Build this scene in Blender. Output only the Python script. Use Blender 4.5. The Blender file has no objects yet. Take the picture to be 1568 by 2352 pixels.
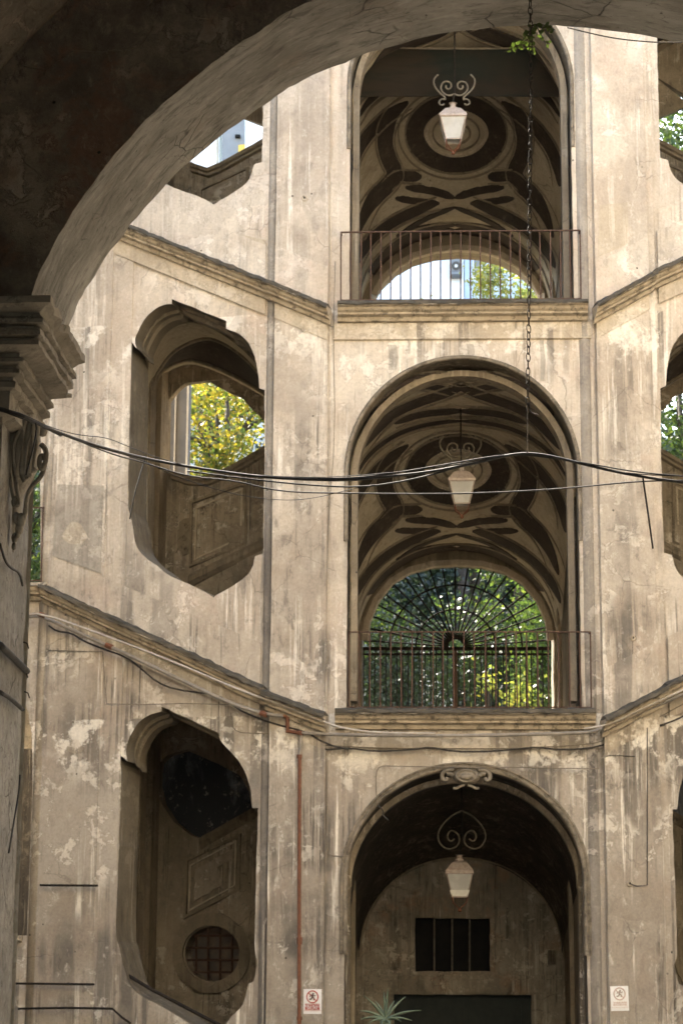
import bpy, bmesh, math, random
from mathutils import Vector, Matrix, noise
from mathutils.geometry import tessellate_polygon
random.seed(7)
SC = bpy.context.scene
COL = SC.collection
RAD = math.radians

# ------------------------------------------------------------------ camera
F = 4986.0; CX, CY = 784.0, 1176.0          # focal length and centre in units of a 1568 x 2352 picture
YAW, PITCH, ROLL = RAD(2.41864), RAD(12.07614), RAD(0.34174)
POS = Vector((-0.4, -27.0, 1.65))
_f = Vector((-math.sin(YAW)*math.cos(PITCH), math.cos(YAW)*math.cos(PITCH), math.sin(PITCH)))
_r = Vector((math.cos(YAW), math.sin(YAW), 0)); _u = _r.cross(_f)
CR = _r*math.cos(ROLL) + _u*math.sin(ROLL); CU = -_r*math.sin(ROLL) + _u*math.cos(ROLL); CF = _f
cam = bpy.data.cameras.new('camera'); camo = bpy.data.objects.new('camera', cam); COL.objects.link(camo)
cam.sensor_fit = 'HORIZONTAL'; cam.sensor_width = 36; cam.lens = 36*F/1568
cam.clip_start = 0.1; cam.clip_end = 2000
m = Matrix.Identity(4)
for i in range(3):
    m[i][0] = CR[i]; m[i][1] = CU[i]; m[i][2] = -CF[i]; m[i][3] = POS[i]
camo.matrix_world = m
cam.dof.use_dof = True; cam.dof.focus_distance = 11.0; cam.dof.aperture_fstop = 15.0
SC.camera = camo
# ------------------------------------------------------------------ light
SUN_EL, SUN_AZ = 50.0, -32.0                 # azimuth from +Y towards +X : behind the stairs, to the left
w = bpy.data.worlds.new('World'); SC.world = w; w.use_nodes = True
nt = w.node_tree; nt.nodes.clear()
sky = nt.nodes.new('ShaderNodeTexSky'); sky.sky_type = 'NISHITA'; sky.sun_disc = False
sky.sun_elevation = RAD(SUN_EL); sky.sun_rotation = RAD(SUN_AZ); sky.air_density = 1.0; sky.dust_density = 3.0; sky.ozone_density = 0.6
wb = nt.nodes.new('ShaderNodeMix'); wb.data_type = 'RGBA'; wb.blend_type = 'MULTIPLY'; wb.inputs[0].default_value = 1
wb.inputs[7].default_value = (1.01, 1.0, 0.93, 1)          # warm white balance of the photograph
bg = nt.nodes.new('ShaderNodeBackground'); bg.inputs[1].default_value = 0.15
wo = nt.nodes.new('ShaderNodeOutputWorld')
nt.links.new(sky.outputs[0], wb.inputs[6]); nt.links.new(wb.outputs[2], bg.inputs[0]); nt.links.new(bg.outputs[0], wo.inputs[0])
sl = bpy.data.lights.new('sun', 'SUN'); sl.energy = 3.0; sl.angle = RAD(0.5); sl.color = (1.0, 0.94, 0.82)
so = bpy.data.objects.new('sun', sl); COL.objects.link(so)
sd = Vector((math.sin(RAD(SUN_AZ))*math.cos(RAD(SUN_EL)), math.cos(RAD(SUN_AZ))*math.cos(RAD(SUN_EL)), math.sin(RAD(SUN_EL))))
so.rotation_euler = sd.to_track_quat('Z', 'Y').to_euler(); so.location = (-20, 40, 60)
SC.view_settings.view_transform = 'Standard'; SC.view_settings.look = 'None'
SC.view_settings.gamma = 1.0; SC.view_settings.use_curve_mapping = False
SC.view_settings.exposure = 3.22
SC.cycles.use_denoising = True; SC.cycles.max_bounces = 8; SC.cycles.diffuse_bounces = 5
SC.cycles.sample_clamp_indirect = 6.0
SC.cycles.use_adaptive_sampling = True; SC.cycles.adaptive_threshold = 0.03

# ------------------------------------------------------------------ helpers
def ray(px, py): return (CR*((px-CX)/F) - CU*((py-CY)/F) + CF)
class Frame:
    """a vertical wall plane: origin, horizontal unit u, outward normal n"""
    def __init__(s, o, u, n): s.o, s.u, s.n = Vector(o), Vector(u), Vector(n)
    def at(s, u, z, off=0.0): return s.o + s.u*u + s.n*off + Vector((0, 0, z))
    def uv(s, px, py, off=0.0):
        d = ray(px, py); o = s.o + s.n*off; t = (o-POS).dot(s.n)/d.dot(s.n); P = POS + d*t
        return ((P-s.o).dot(s.u), P.z)
    def uvs(s, pts, off=0.0): return [s.uv(x, y, off) for x, y in pts]
    def p(s, px, py, off=0.0): return s.at(*s.uv(px, py, off), off)
TH = RAD(14)
C = Frame((0, 0, 0), (1, 0, 0), (0, -1, 0))
L = Frame((-1.68, 0, 0), (-math.cos(TH), math.sin(TH), 0), (-math.sin(TH), -math.cos(TH), 0))
R = Frame((1.68, 0, 0), (math.cos(TH), math.sin(TH), 0), (math.sin(TH), -math.cos(TH), 0))
def Y(y): return Frame((0, y, 0), (1, 0, 0), (0, -1, 0))

def tag(o, label=None, cat=None, group=None, kind=None):
    for k, v in (('label', label), ('category', cat), ('group', group), ('kind', kind)):
        if v: o[k] = v
    return o
def thing(name, label, cat, loc=(0, 0, 0), group=None):
    o = bpy.data.objects.new(name, None); COL.objects.link(o); o.location = loc; o.empty_display_size = .2
    return tag(o, label, cat, group)
CLAMP = [None]
class MB:
    def __init__(s): s.v = []; s.f = []; s.second = []
    def quad(s, a, b, c, d):
        i = len(s.v); s.v += [Vector(a), Vector(b), Vector(c), Vector(d)]; s.f.append((i, i+1, i+2, i+3)); return s
    def box(s, c, size, ax=None):
        c = Vector(c); ax = ax or (Vector((1, 0, 0)), Vector((0, 1, 0)), Vector((0, 0, 1)))
        i = len(s.v)
        for sx in (-.5, .5):
            for sy in (-.5, .5):
                for sz in (-.5, .5): s.v.append(c + ax[0]*sx*size[0] + ax[1]*sy*size[1] + ax[2]*sz*size[2])
        for q in ((0, 1, 3, 2), (4, 6, 7, 5), (0, 4, 5, 1), (2, 3, 7, 6), (0, 2, 6, 4), (1, 5, 7, 3)): s.f.append(tuple(i+k for k in q))
        return s
    def fbox(s, fr, u0, u1, z0, z1, o0, o1):
        return s.box(fr.at((u0+u1)/2, (z0+z1)/2, (o0+o1)/2), (abs(u1-u0), abs(o1-o0), abs(z1-z0)), (fr.u, fr.n, Vector((0, 0, 1))))
    def tube(s, pts, r, n=6, closed=False, flat=1.0):
        pts = [Vector(p) for p in pts]; m_ = len(pts); i0 = len(s.v); prev = None
        for k, p in enumerate(pts):
            a = pts[(k-1) % m_] if (closed or k) else p; b = pts[(k+1) % m_] if (closed or k < m_-1) else p
            t = (b-a)
            t = t.normalized() if t.length > 1e-9 else Vector((0, 0, 1))
            if prev is None:
                x = t.cross(Vector((0, 1, 0)))
                if x.length < .1: x = t.cross(Vector((1, 0, 0)))
            else: x = prev - t*prev.dot(t)
            x.normalize(); prev = x; y = t.cross(x)
            rr = r[k] if isinstance(r, (list, tuple)) else r
            for j in range(n):
                an = 2*math.pi*j/n; s.v.append(p + x*math.cos(an)*rr + y*math.sin(an)*rr*flat)
        for k in range(m_ if closed else m_-1):
            for j in range(n):
                a = i0+k*n+j; b = i0+k*n+(j+1) % n; c = i0+((k+1) % m_)*n+(j+1) % n; d = i0+((k+1) % m_)*n+j
                s.f.append((a, b, c, d))
        if not closed:
            s.f.append(tuple(i0+j for j in range(n))[::-1]); s.f.append(tuple(i0+(m_-1)*n+j for j in range(n)))
        return s
    def grid(s, rows, closed=False):
        i0 = len(s.v); n = len(rows[0])
        for r_ in rows: s.v += [Vector(p) for p in r_]
        for a in range(len(rows)-1):
            for b in range(n if closed else n-1):
                c = (b+1) % n
                s.f.append((i0+a*n+b, i0+a*n+c, i0+(a+1)*n+c, i0+(a+1)*n+b))
        return s
    def plate(s, fr, outer, holes=(), t=.1, off=0.0, mark=False):
        loops = [list(outer)] + [list(h) for h in holes]
        flat = [q for l in loops for q in l]
        tr = tessellate_polygon([[Vector((q[0], q[1], 0)) for q in l] for l in loops])
        i0 = len(s.v); n = len(flat)
        s.v += [fr.at(q[0], q[1], off) for q in flat]; s.v += [fr.at(q[0], q[1], off-t) for q in flat]
        for a, b, c in tr:
            s.f.append((i0+a, i0+b, i0+c)); s.f.append((i0+n+c, i0+n+b, i0+n+a))
        k = 0
        for l in loops:
            for j in range(len(l)):
                a = i0+k+j; b = i0+k+(j+1) % len(l)
                if mark and k: s.second.append(len(s.f))
                s.f.append((a, b, b+n, a+n))
            k += len(l)
        return s
    def ball(s, c, r, sc=(1, 1, 1), seg=8):
        rows = []
        for i in range(seg//2+1):
            ph = math.pi*i/(seg//2)
            rows.append([Vector(c)+Vector((r*sc[0]*math.sin(ph)*math.cos(a), r*sc[1]*math.sin(ph)*math.sin(a), r*sc[2]*math.cos(ph))) for a in [2*math.pi*j/seg for j in range(seg)]])
        return s.grid(rows, True)
    def build(s, name, mat, parent=None, smooth=False):
        if CLAMP[0] is not None:
            for v in s.v:
                if CLAMP[0] < 0: v.x = min(v.x, CLAMP[0])
                else: v.x = max(v.x, CLAMP[0])
        me = bpy.data.meshes.new(name); off = parent.location if parent is not None and parent.type == 'EMPTY' else Vector((0, 0, 0))
        if parent is not None and parent.type == 'MESH': off = Vector(parent.get('_o', (0, 0, 0)))
        me.from_pydata([tuple(v-off) for v in s.v], [], s.f); me.update()
        bm = bmesh.new(); bm.from_mesh(me); bmesh.ops.recalc_face_normals(bm, faces=bm.faces); bm.to_mesh(me); bm.free()
        if smooth:
            for p in me.polygons: p.use_smooth = True
        me.materials.append(mat)
        if s.second:
            me.materials.append(M['reveal'])
            for k in s.second: me.polygons[k].material_index = 1
        o = bpy.data.objects.new(name, me); COL.objects.link(o)
        if parent is not None: o.parent = parent
        o['_o'] = tuple(off)
        return o
def dens(pts, step, closed=False):
    out = []; n = len(pts)
    for i in range(n if closed else n-1):
        a = Vector(pts[i]); b = Vector(pts[(i+1) % n]); k = max(1, int((b-a).length/step))
        for j in range(k): out.append(a.lerp(b, j/k))
    if not closed: out.append(Vector(pts[-1]))
    return out
def smoothpath(pts, it=2, closed=False):
    pts = [Vector(p) for p in pts]
    for _ in range(it):
        q = [] if closed else [pts[0]]; n = len(pts)
        for i in range(n if closed else n-1):
            a, b = pts[i], pts[(i+1) % n]; q += [a*.75+b*.25, a*.25+b*.75]
        if not closed: q.append(pts[-1])
        pts = q
    return pts
def soft(pts, it=2, lim=42):
    P = [Vector((q[0], q[1])) for q in pts]; n = len(P); sharp = []
    for i in range(n):
        a = (P[i]-P[i-1]); b = (P[(i+1) % n]-P[i]); an = math.degrees(a.angle(b)) if a.length > 1e-6 and b.length > 1e-6 else 0; sharp.append(an > lim)
    for _ in range(it):
        Q = []; S_ = []; n = len(P)
        for i in range(n):
            if sharp[i]: Q.append(P[i]); S_.append(True)
            else:
                a = P[i].lerp(P[i-1], .25); b = P[i].lerp(P[(i+1) % n], .25); Q += [a, b]; S_ += [False, False]
        P, sharp = Q, S_
    return [(p.x, p.y) for p in P]
def rough(pts, amp=.008, step=.07, fq=5.0, closed=True, seed=0.0):
    """chips and wobble along the edge of an opening"""
    out = []
    for p in dens([Vector((q[0], q[1])) for q in pts], step, closed):
        d = noise.noise(Vector((p.x*fq+seed, p.y*fq, seed)))+.6*noise.noise(Vector((p.x*fq*3, p.y*fq*3, seed+9)))
        e = noise.noise(Vector((p.x*fq-7, p.y*fq+3, seed)))
        out.append((p.x+d*amp, p.y+e*amp))
    return out
def molding(mb, fr, a, b, prof, step=.06, jit=.006, base=0.0, seed=0.):
    """profile (out, dz) swept along the wall from a to b = (u, z); ends cut square"""
    n = max(2, int(math.hypot(b[0]-a[0], b[1]-a[1])/step)); rows = []
    for i in range(n+1):
        t = i/n; u = a[0]+(b[0]-a[0])*t; z = a[1]+(b[1]-a[1])*t; row = []
        for k, (o, dz) in enumerate(prof):
            j = noise.noise(Vector((u*6+seed, z*3, k*1.7)))*jit*(1 if o > .001 else 0)
            j2 = noise.noise(Vector((u*14+seed, 4.4, k*2.7)))*jit*(.8 if o > .001 else 0)
            row.append(fr.at(u, z+dz+j2, base+o+j))
        rows.append(row)
    i0 = len(mb.v); mb.grid(rows, True)
    m_ = len(prof); mb.f.append(tuple(i0+k for k in range(m_))); mb.f.append(tuple(i0+n*m_+k for k in range(m_)))
    return mb
def archmold(mb, fr, pts, prof, off=0.0, jit=.004):
    """profile (radial, out) swept along an open curve of (u,z); radial is away from the curve's left side"""
    rows = []; P = [Vector((q[0], q[1])) for q in pts]; n = len(P)
    for i, p in enumerate(P):
        t = (P[min(n-1, i+1)]-P[max(0, i-1)]).normalized(); nn = Vector((-t.y, t.x)); row = []
        for k, (ra, o) in enumerate(prof):
            j = noise.noise(Vector((p.x*7, p.y*7, k*1.3)))*jit
            q = p+nn*(ra+j); row.append(fr.at(q.x, q.y, off+o+j))
        rows.append(row)
    i0 = len(mb.v); mb.grid(rows, True); m_ = len(prof)
    mb.f.append(tuple(i0+k for k in range(m_))); mb.f.append(tuple(i0+(n-1)*m_+k for k in range(m_)))
    return mb

# ------------------------------------------------------------------ materials
class NB:
    def __init__(s, name):
        s.m = bpy.data.materials.new(name); s.m.use_nodes = True; s.t = s.m.node_tree; s.t.nodes.clear()
        s.out = s.t.nodes.new('ShaderNodeOutputMaterial'); s.b = s.t.nodes.new('ShaderNodeBsdfPrincipled')
        s.t.links.new(s.b.outputs[0], s.out.inputs[0]); s.b.inputs['Specular IOR Level'].default_value = .25
        g = s.t.nodes.new('ShaderNodeNewGeometry'); s.pos = g.outputs['Position']; s.nor = g.outputs['Normal']
    def link(s, a, b): s.t.links.new(a, b)
    def val(s, sock, v):
        if isinstance(v, (int, float)): sock.default_value = v
        elif isinstance(v, tuple): sock.default_value = v if len(v) == 4 or sock.type == 'VECTOR' else (*v, 1)
        else: s.link(v, sock)
    def scale(s, sc, off=(0, 0, 0)):
        n = s.t.nodes.new('ShaderNodeMapping'); s.link(s.pos, n.inputs[0]); n.inputs[1].default_value = off; n.inputs[3].default_value = sc; return n.outputs[0]
    def noise(s, vec, sc, det=5, ro=.6, dis=0.0):
        n = s.t.nodes.new('ShaderNodeTexNoise'); s.val(n.inputs['Vector'], vec); n.inputs['Scale'].default_value = sc
        n.inputs['Detail'].default_value = det; n.inputs['Roughness'].default_value = ro; n.inputs['Distortion'].default_value = dis; return n.outputs[0]
    def vor(s, vec, sc, feat='DISTANCE_TO_EDGE'):
        n = s.t.nodes.new('ShaderNodeTexVoronoi'); n.feature = feat; s.val(n.inputs['Vector'], vec); n.inputs['Scale'].default_value = sc; return n.outputs[0]
    def ramp(s, v, a, b, lo=0., hi=1.):
        n = s.t.nodes.new('ShaderNodeMapRange'); s.val(n.inputs[0], v)
        for i, x in enumerate((a, b, lo, hi)): n.inputs[i+1].default_value = x
        n.interpolation_type = 'SMOOTHSTEP'; return n.outputs[0]
    def math(s, op, a, b=0.):
        n = s.t.nodes.new('ShaderNodeMath'); n.operation = op; s.val(n.inputs[0], a); s.val(n.inputs[1], b); return n.outputs[0]
    def mix(s, f, a, b, mode='MIX'):
        n = s.t.nodes.new('ShaderNodeMix'); n.data_type = 'RGBA'; n.blend_type = mode; s.val(n.inputs[0], f); s.val(n.inputs[6], a); s.val(n.inputs[7], b); return n.outputs[2]
    def z(s):
        n = s.t.nodes.new('ShaderNodeSeparateXYZ'); s.link(s.pos, n.inputs[0]); return n.outputs[2]
    def done(s, col, rough_=.85, bump=None, bs=.3, bd=.02, metal=0.):
        s.val(s.b.inputs['Base Color'], col); s.val(s.b.inputs['Roughness'], rough_); s.b.inputs['Metallic'].default_value = metal
        if bump is not None:
            n = s.t.nodes.new('ShaderNodeBump'); n.inputs['Strength'].default_value = bs; n.inputs['Distance'].default_value = bd
            s.link(bump, n.inputs['Height']); s.link(n.outputs[0], s.b.inputs['Normal'])
        return s.m
def plaster(name, a, b, c, dark, pale, streak=.8, scab=.5, crack=.5, bs=.5, zdirt_shade=True, sc=1.0, patch=.5, drip=.6, wash=.55):
    n = NB(name)
    wv = n.t.nodes.new('ShaderNodeVectorMath'); wv.operation = 'MULTIPLY_ADD'
    nz = n.t.nodes.new('ShaderNodeTexNoise'); n.link(n.pos, nz.inputs['Vector']); nz.inputs['Scale'].default_value = 1.7*sc; nz.inputs['Detail'].default_value = 6
    n.link(nz.outputs[1], wv.inputs[0]); wv.inputs[1].default_value = (.5/sc, .5/sc, .5/sc); n.link(n.pos, wv.inputs[2]); wp = wv.outputs[0]
    col = n.mix(n.ramp(n.noise(n.pos, .8*sc, 8, .65), .38, .62), a, b)
    col = n.mix(n.math('MULTIPLY', n.ramp(n.noise(wp, 1.6*sc, 5, .7), .5, .64), patch), col, c)
    # soft worn vertical washes
    st = n.noise(n.scale((4.2*sc, 4.2*sc, .22*sc)), 1.0, 7, .66, .5)
    am = n.ramp(n.noise(n.pos, .6*sc, 4, .6), .42, .6)
    if zdirt_shade: am = n.math('MULTIPLY', am, n.ramp(n.z(), 3.0, 12.5, 1.15, .3))
    s1 = n.math('MULTIPLY', n.math('MULTIPLY', n.ramp(st, .46, .58), am), streak)
    col = n.mix(s1, col, dark)
    if zdirt_shade: col = n.mix(n.ramp(n.z(), 1.5, 11.0, .52, .0), col, tuple(x*.82 for x in dark))  # darker lower down: ground-floor dirt, plus the sky light's falloff put into colour
    # narrow drips
    st2 = n.noise(n.scale((17*sc, 17*sc, .5*sc), (3, 1, 7)), 1.0, 4, .6, .3)
    am2 = n.ramp(n.noise(n.scale((1, 1, .6), (9, 4, 2)), 1.1*sc, 4, .6), .48, .62)
    s2 = n.math('MULTIPLY', n.math('MULTIPLY', n.ramp(st2, .52, .64), am2), drip)
    if zdirt_shade: s2 = n.math('MULTIPLY', s2, n.ramp(n.z(), 4, 12, 1.0, .5))
    col = n.mix(s2, col, tuple(x*.55 for x in dark))
    s3 = n.math('MULTIPLY', n.ramp(n.noise(n.scale((11*sc, 11*sc, .45*sc), (1, 5, 3)), 1.0, 5, .65), .54, .66), n.math('MULTIPLY', n.ramp(n.noise(n.scale((1, 1, 1), (7, 7, 7)), .7*sc, 3, .5), .42, .6), wash*1.3))
    col = n.mix(s3, col, pale)
    if zdirt_shade:
        for z0 in (4.871, 10.157):
            mk = n.math('MULTIPLY', n.ramp(n.z(), z0-1.25, z0-.35), n.ramp(n.z(), z0-.02, z0, 1., 0.))
            sx = n.noise(n.scale((5.5, 1.5, .12), (2, 0, z0)), 1.0, 3, .5)
            col = n.mix(n.math('MULTIPLY', n.math('MULTIPLY', mk, n.ramp(sx, .56, .6)), .75), col, tuple(x*.95 for x in dark))
            sx = n.noise(n.scale((2.5, 1.5, 2.2), (5, 0, z0)), 1.0, 8, .7)
            mk2 = n.math('MULTIPLY', n.ramp(n.z(), z0-.95, z0-.4), n.ramp(n.z(), z0-.02, z0, 1., 0.))
            col = n.mix(n.math('MULTIPLY', n.math('MULTIPLY', mk2, n.ramp(sx, .5, .56)), .8), col, pale)
    # flaking
    fl = n.noise(wp, 3.2*sc, 12, .72)
    ar = n.ramp(n.noise(n.pos, .8*sc, 4, .6), .46, .58)
    s4 = n.math('MULTIPLY', n.ramp(fl, .53, .575), n.math('MULTIPLY', ar, scab))
    col = n.mix(s4, col, pale)
    ed = n.math('MULTIPLY', n.math('SUBTRACT', n.ramp(fl, .515, .53), n.ramp(fl, .53, .55)), n.math('MULTIPLY', ar, scab*.6))
    col = n.mix(ed, col, tuple(x*.6 for x in dark))
    # patches of repair plaster with harder edges
    v = n.t.nodes.new('ShaderNodeTexVoronoi'); v.feature = 'F1'; v.distance = 'CHEBYCHEV'; n.link(wp, v.inputs['Vector']); v.inputs['Scale'].default_value = .9*sc
    sep = n.t.nodes.new('ShaderNodeSeparateColor'); n.link(v.outputs['Color'], sep.inputs[0])
    pm = n.math('MULTIPLY', n.ramp(sep.outputs[0], .74, .76), .35)
    col = n.mix(pm, col, tuple((x+y)/2 for x, y in zip(dark, b)))
    # cracks and pin holes
    cr = n.ramp(n.vor(wp, 1.3*sc), .0, .012, 1., 0.)
    cr = n.math('MULTIPLY', cr, n.math('MULTIPLY', n.ramp(n.noise(n.pos, 1.3*sc, 2, .5), .5, .6), crack))
    col = n.mix(cr, col, tuple(x*.3 for x in dark))
    ho = n.math('MULTIPLY', n.ramp(n.vor(n.pos, 4.5*sc, 'F1'), .05, .075, 1., 0.), n.ramp(n.noise(n.pos, 1.5*sc, 2, .5), .52, .6))
    col = n.mix(ho, col, tuple(x*.35 for x in dark))
    gr = n.noise(n.scale((1, 1, .55), (4, 8, 1)), 7.5*sc, 8, .75)
    col = n.mix(n.math('MULTIPLY', n.ramp(gr, .52, .66), n.math('ADD', n.math('MULTIPLY', am, .5), .22)), col, dark)
    col = n.mix(n.math('MULTIPLY', n.ramp(gr, .44, .32), .35), col, pale)
    fi = n.noise(n.pos, 30*sc, 6, .75)
    col = n.mix(1.0, col, n.mix(fi, (.66, .66, .66), (1.34, 1.34, 1.34)), 'MULTIPLY')
    h = n.math('ADD', n.math('MULTIPLY', fl, .9), n.math('ADD', n.math('MULTIPLY', fi, .25), n.math('MULTIPLY', s4, -.5)))
    h = n.math('SUBTRACT', h, n.math('MULTIPLY', n.math('ADD', cr, ho), .8))
    return n.done(col, .9, h, bs, .02)
M = {}
M['wall'] = plaster('facade_plaster', (.47, .397, .31), (.61, .54, .44), (.55, .435, .345), (.19, .168, .14), (.78, .73, .64), crack=.35, streak=.95, drip=.8)
M['trim'] = plaster('trim_plaster', (.42, .355, .265), (.54, .47, .365), (.46, .375, .28), (.20, .17, .135), (.66, .6, .5), crack=.2, streak=.6, scab=.6)
M['inner'] = plaster('inner_plaster', (.21, .172, .12), (.29, .24, .17), (.19, .15, .11), (.10, .083, .062), (.38, .33, .25), streak=.6, scab=.45, zdirt_shade=False)
M['rear'] = plaster('rear_plaster', (.25, .21, .15), (.36, .30, .22), (.2, .16, .12), (.06, .05, .038), (.56, .5, .4), streak=.5, scab=.75, zdirt_shade=False, sc=1.6)
M['ground_inner'] = plaster('ground_storey_inner_plaster', (.24, .205, .155), (.37, .32, .245), (.32, .215, .14), (.07, .06, .045), (.56, .5, .4), streak=.55, scab=.7, zdirt_shade=False, sc=1.9, patch=.8)
M['flaky'] = plaster('flaking_jamb_plaster', (.15, .12, .085), (.2, .165, .12), (.16, .125, .09), (.05, .043, .033), (.5, .45, .36), streak=.4, scab=1.0, zdirt_shade=False, crack=0, sc=3.0)
M['vault_light'] = plaster('vault_plaster', (.43, .37, .27), (.54, .475, .36), (.40, .325, .235), (.24, .2, .145), (.62, .56, .45), streak=.2, scab=.35, zdirt_shade=False, sc=1.1, drip=0)
M['vault_dark'] = plaster('vault_dark_paint', (.052, .04, .033), (.07, .055, .044), (.075, .057, .045), (.034, .028, .023), (.14, .115, .09), streak=.2, scab=.25, zdirt_shade=False, sc=1.3, drip=0)
M['vault_black'] = plaster('black_vault_plaster', (.045, .038, .03), (.075, .062, .046), (.06, .048, .036), (.02, .017, .014), (.26, .22, .165), streak=.3, scab=.5, zdirt_shade=False, sc=2.2)  # near-black plaster for the ground vault, flight slabs and turret back
M['gate_face'] = plaster('archway_face_plaster', (.12, .098, .074), (.26, .215, .16), (.20, .12, .08), (.06, .05, .04), (.45, .39, .3), streak=.0, scab=.55, zdirt_shade=False, sc=1.9, crack=.2, bs=1.0, drip=0, wash=0, patch=.9)
M['pilaster'] = plaster('rain_streaked_plaster', (.42, .353, .275), (.58, .51, .415), (.50, .40, .315), (.15, .132, .11), (.76, .71, .61), crack=.35, streak=1.0, drip=.9, wash=.7)
M['groove_shade2'] = plaster('grey_mortar_plaster', (.33, .295, .24), (.42, .38, .315), (.36, .3, .25), (.2, .175, .145), (.55, .5, .42), crack=.2)
M['reveal'] = plaster('shaded_reveal_plaster', (.12, .10, .07), (.17, .142, .10), (.12, .096, .068), (.06, .05, .038), (.30, .26, .2), streak=.6, scab=.4, zdirt_shade=False, crack=.1)  # darker than the wall: dirt, plus shade of the recessed openings in the colour
M['groove_shade'] = plaster('shaded_groove_plaster', (.27, .24, .2), (.38, .34, .28), (.22, .19, .17), (.11, .096, .085), (.52, .47, .4), crack=.1)  # weathered grey, darkened further for the shade of a groove not cut
M['court_wall'] = plaster('courtyard_plaster', (.5, .44, .34), (.6, .54, .44), (.5, .43, .34), (.3, .26, .2), (.7, .64, .54))

def cornice_mat(name, a, b, lich, amt=.9):
    n = NB(name)
    col = n.mix(n.ramp(n.noise(n.pos, 3, 7, .7), .35, .65), a, b)
    s = n.t.nodes.new('ShaderNodeSeparateXYZ'); n.link(n.nor, s.inputs[0])
    up = n.ramp(s.outputs[2], .1, .75)
    sp = n.noise(n.pos, 9, 8, .75)
    f = n.math('MULTIPLY', n.math('ADD', n.math('MULTIPLY', up, .75), n.math('MULTIPLY', n.ramp(sp, .5, .62), .65)), amt)
    n2 = n.t.nodes.new('ShaderNodeClamp'); n.link(f, n2.inputs[0])
    col = n.mix(n2.outputs[0], col, lich)
    col = n.mix(n.math('MULTIPLY', n.ramp(n.noise(n.pos, 16, 8, .8), .58, .64), .5), col, tuple(min(1, x*1.25) for x in b))
    return n.done(col, .9, n.noise(n.pos, 22, 8, .75), .7, .015)
M['cornice'] = cornice_mat('cornice_plaster', (.30, .25, .18), (.45, .38, .28), (.07, .06, .045), 1.1)
M['capital'] = cornice_mat('capital_stone', (.17, .145, .112), (.27, .235, .185), (.055, .047, .036), .8)

M['dirty'] = cornice_mat('dirty_arch_moulding', (.14, .118, .088), (.26, .22, .165), (.06, .05, .036), .9)

M['moss'] = cornice_mat('dark_moss_crust', (.06, .052, .04), (.11, .095, .072), (.04, .036, .028), .8)

def soffit_mat():
    n = NB('soffit_plaster')
    wv = n.t.nodes.new('ShaderNodeVectorMath'); wv.operation = 'MULTIPLY_ADD'
    nz = n.t.nodes.new('ShaderNodeTexNoise'); n.link(n.pos, nz.inputs['Vector']); nz.inputs['Scale'].default_value = 3.5; nz.inputs['Detail'].default_value = 7
    n.link(nz.outputs[1], wv.inputs[0]); wv.inputs[1].default_value = (.16, .16, .16); n.link(n.pos, wv.inputs[2]); wp = wv.outputs[0]
    col = n.mix(n.ramp(n.noise(n.pos, 1.6, 8, .68), .36, .64), (.15, .138, .118), (.26, .242, .212))
    col = n.mix(n.math('MULTIPLY', n.ramp(n.noise(wp, 3, 6, .7), .52, .66), .6), col, (.18, .15, .122))
    # trowel strokes along the arch: use UV, u along the curve
    uv = n.t.nodes.new('ShaderNodeUVMap'); mp = n.t.nodes.new('ShaderNodeMapping'); n.link(uv.outputs[0], mp.inputs[0]); mp.inputs[3].default_value = (9, 48, 1)
    st = n.noise(mp.outputs[0], 1.0, 7, .7, .8)
    col = n.mix(n.math('MULTIPLY', n.ramp(st, .5, .64), .6), col, (.07, .062, .05))
    col = n.mix(n.math('MULTIPLY', n.ramp(st, .46, .34), .35), col, (.36, .34, .3))
    cr = n.ramp(n.vor(wp, 3.4), .0, .02, 1., 0.)
    cr = n.math('MULTIPLY', n.math('MULTIPLY', cr, n.ramp(n.noise(n.pos, 1.9, 3, .5), .52, .6)), .6)
    col = n.mix(cr, col, (.035, .03, .024))
    cr2 = n.math('MULTIPLY', n.ramp(n.vor(wp, 8.5), .0, .018, 1., 0.), n.ramp(n.noise(n.pos, 3.3, 3, .5), .54, .6))
    col = n.mix(n.math('MULTIPLY', cr2, .6), col, (.05, .042, .034))
    ho = n.math('MULTIPLY', n.ramp(n.noise(wp, 26, 3, .6), .68, .72), .8)
    col = n.mix(ho, col, (.05, .042, .034))
    h = n.math('ADD', n.math('MULTIPLY', st, .8), n.math('MULTIPLY', n.noise(n.pos, 60, 5, .7), .3))
    h = n.math('ADD', h, n.math('MULTIPLY', n.noise(wp, 6, 5, .6), .9))
    h = n.math('SUBTRACT', h, n.math('ADD', cr, n.math('MULTIPLY', ho, .7)))
    return n.done(col, .88, h, .9, .014)
M['soffit'] = soffit_mat()

def simple(name, a, b=None, rough_=.7, sc=8, metal=0., bump=.15, trans=None):
    n = NB(name); b = b or tuple(x*.7 for x in a)
    t = n.noise(n.pos, sc, 6, .7); col = n.mix(n.ramp(t, .35, .65), a, b)
    mm = n.done(col, rough_, n.noise(n.pos, sc*5, 5, .7), bump, .004, metal)
    return mm
M['rust'] = simple('rusty_iron', (.06, .034, .024), (.10, .058, .04), .8, 25)
M['iron'] = simple('dark_iron', (.014, .013, .012), (.032, .025, .02), .95, 25)
M['iron'].node_tree.nodes['Principled BSDF'].inputs['Specular IOR Level'].default_value = .08
M['chain'] = simple('old_chain_iron', (.03, .026, .022), (.075, .055, .042), .75, 60)
M['pale_iron'] = simple('weathered_pale_iron', (.2, .175, .13), (.12, .1, .075), .7, 20)
M['cable'] = simple('black_cable', (.028, .025, .022), (.05, .045, .04), .6, 30)
M['grey_cable'] = simple('dusty_cable', (.13, .11, .085), (.2, .17, .13), .75, 14)
M['pipe_grey'] = simple('dusty_grey_pipe', (.2, .18, .155), (.29, .26, .22), .6, 10)
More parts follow.
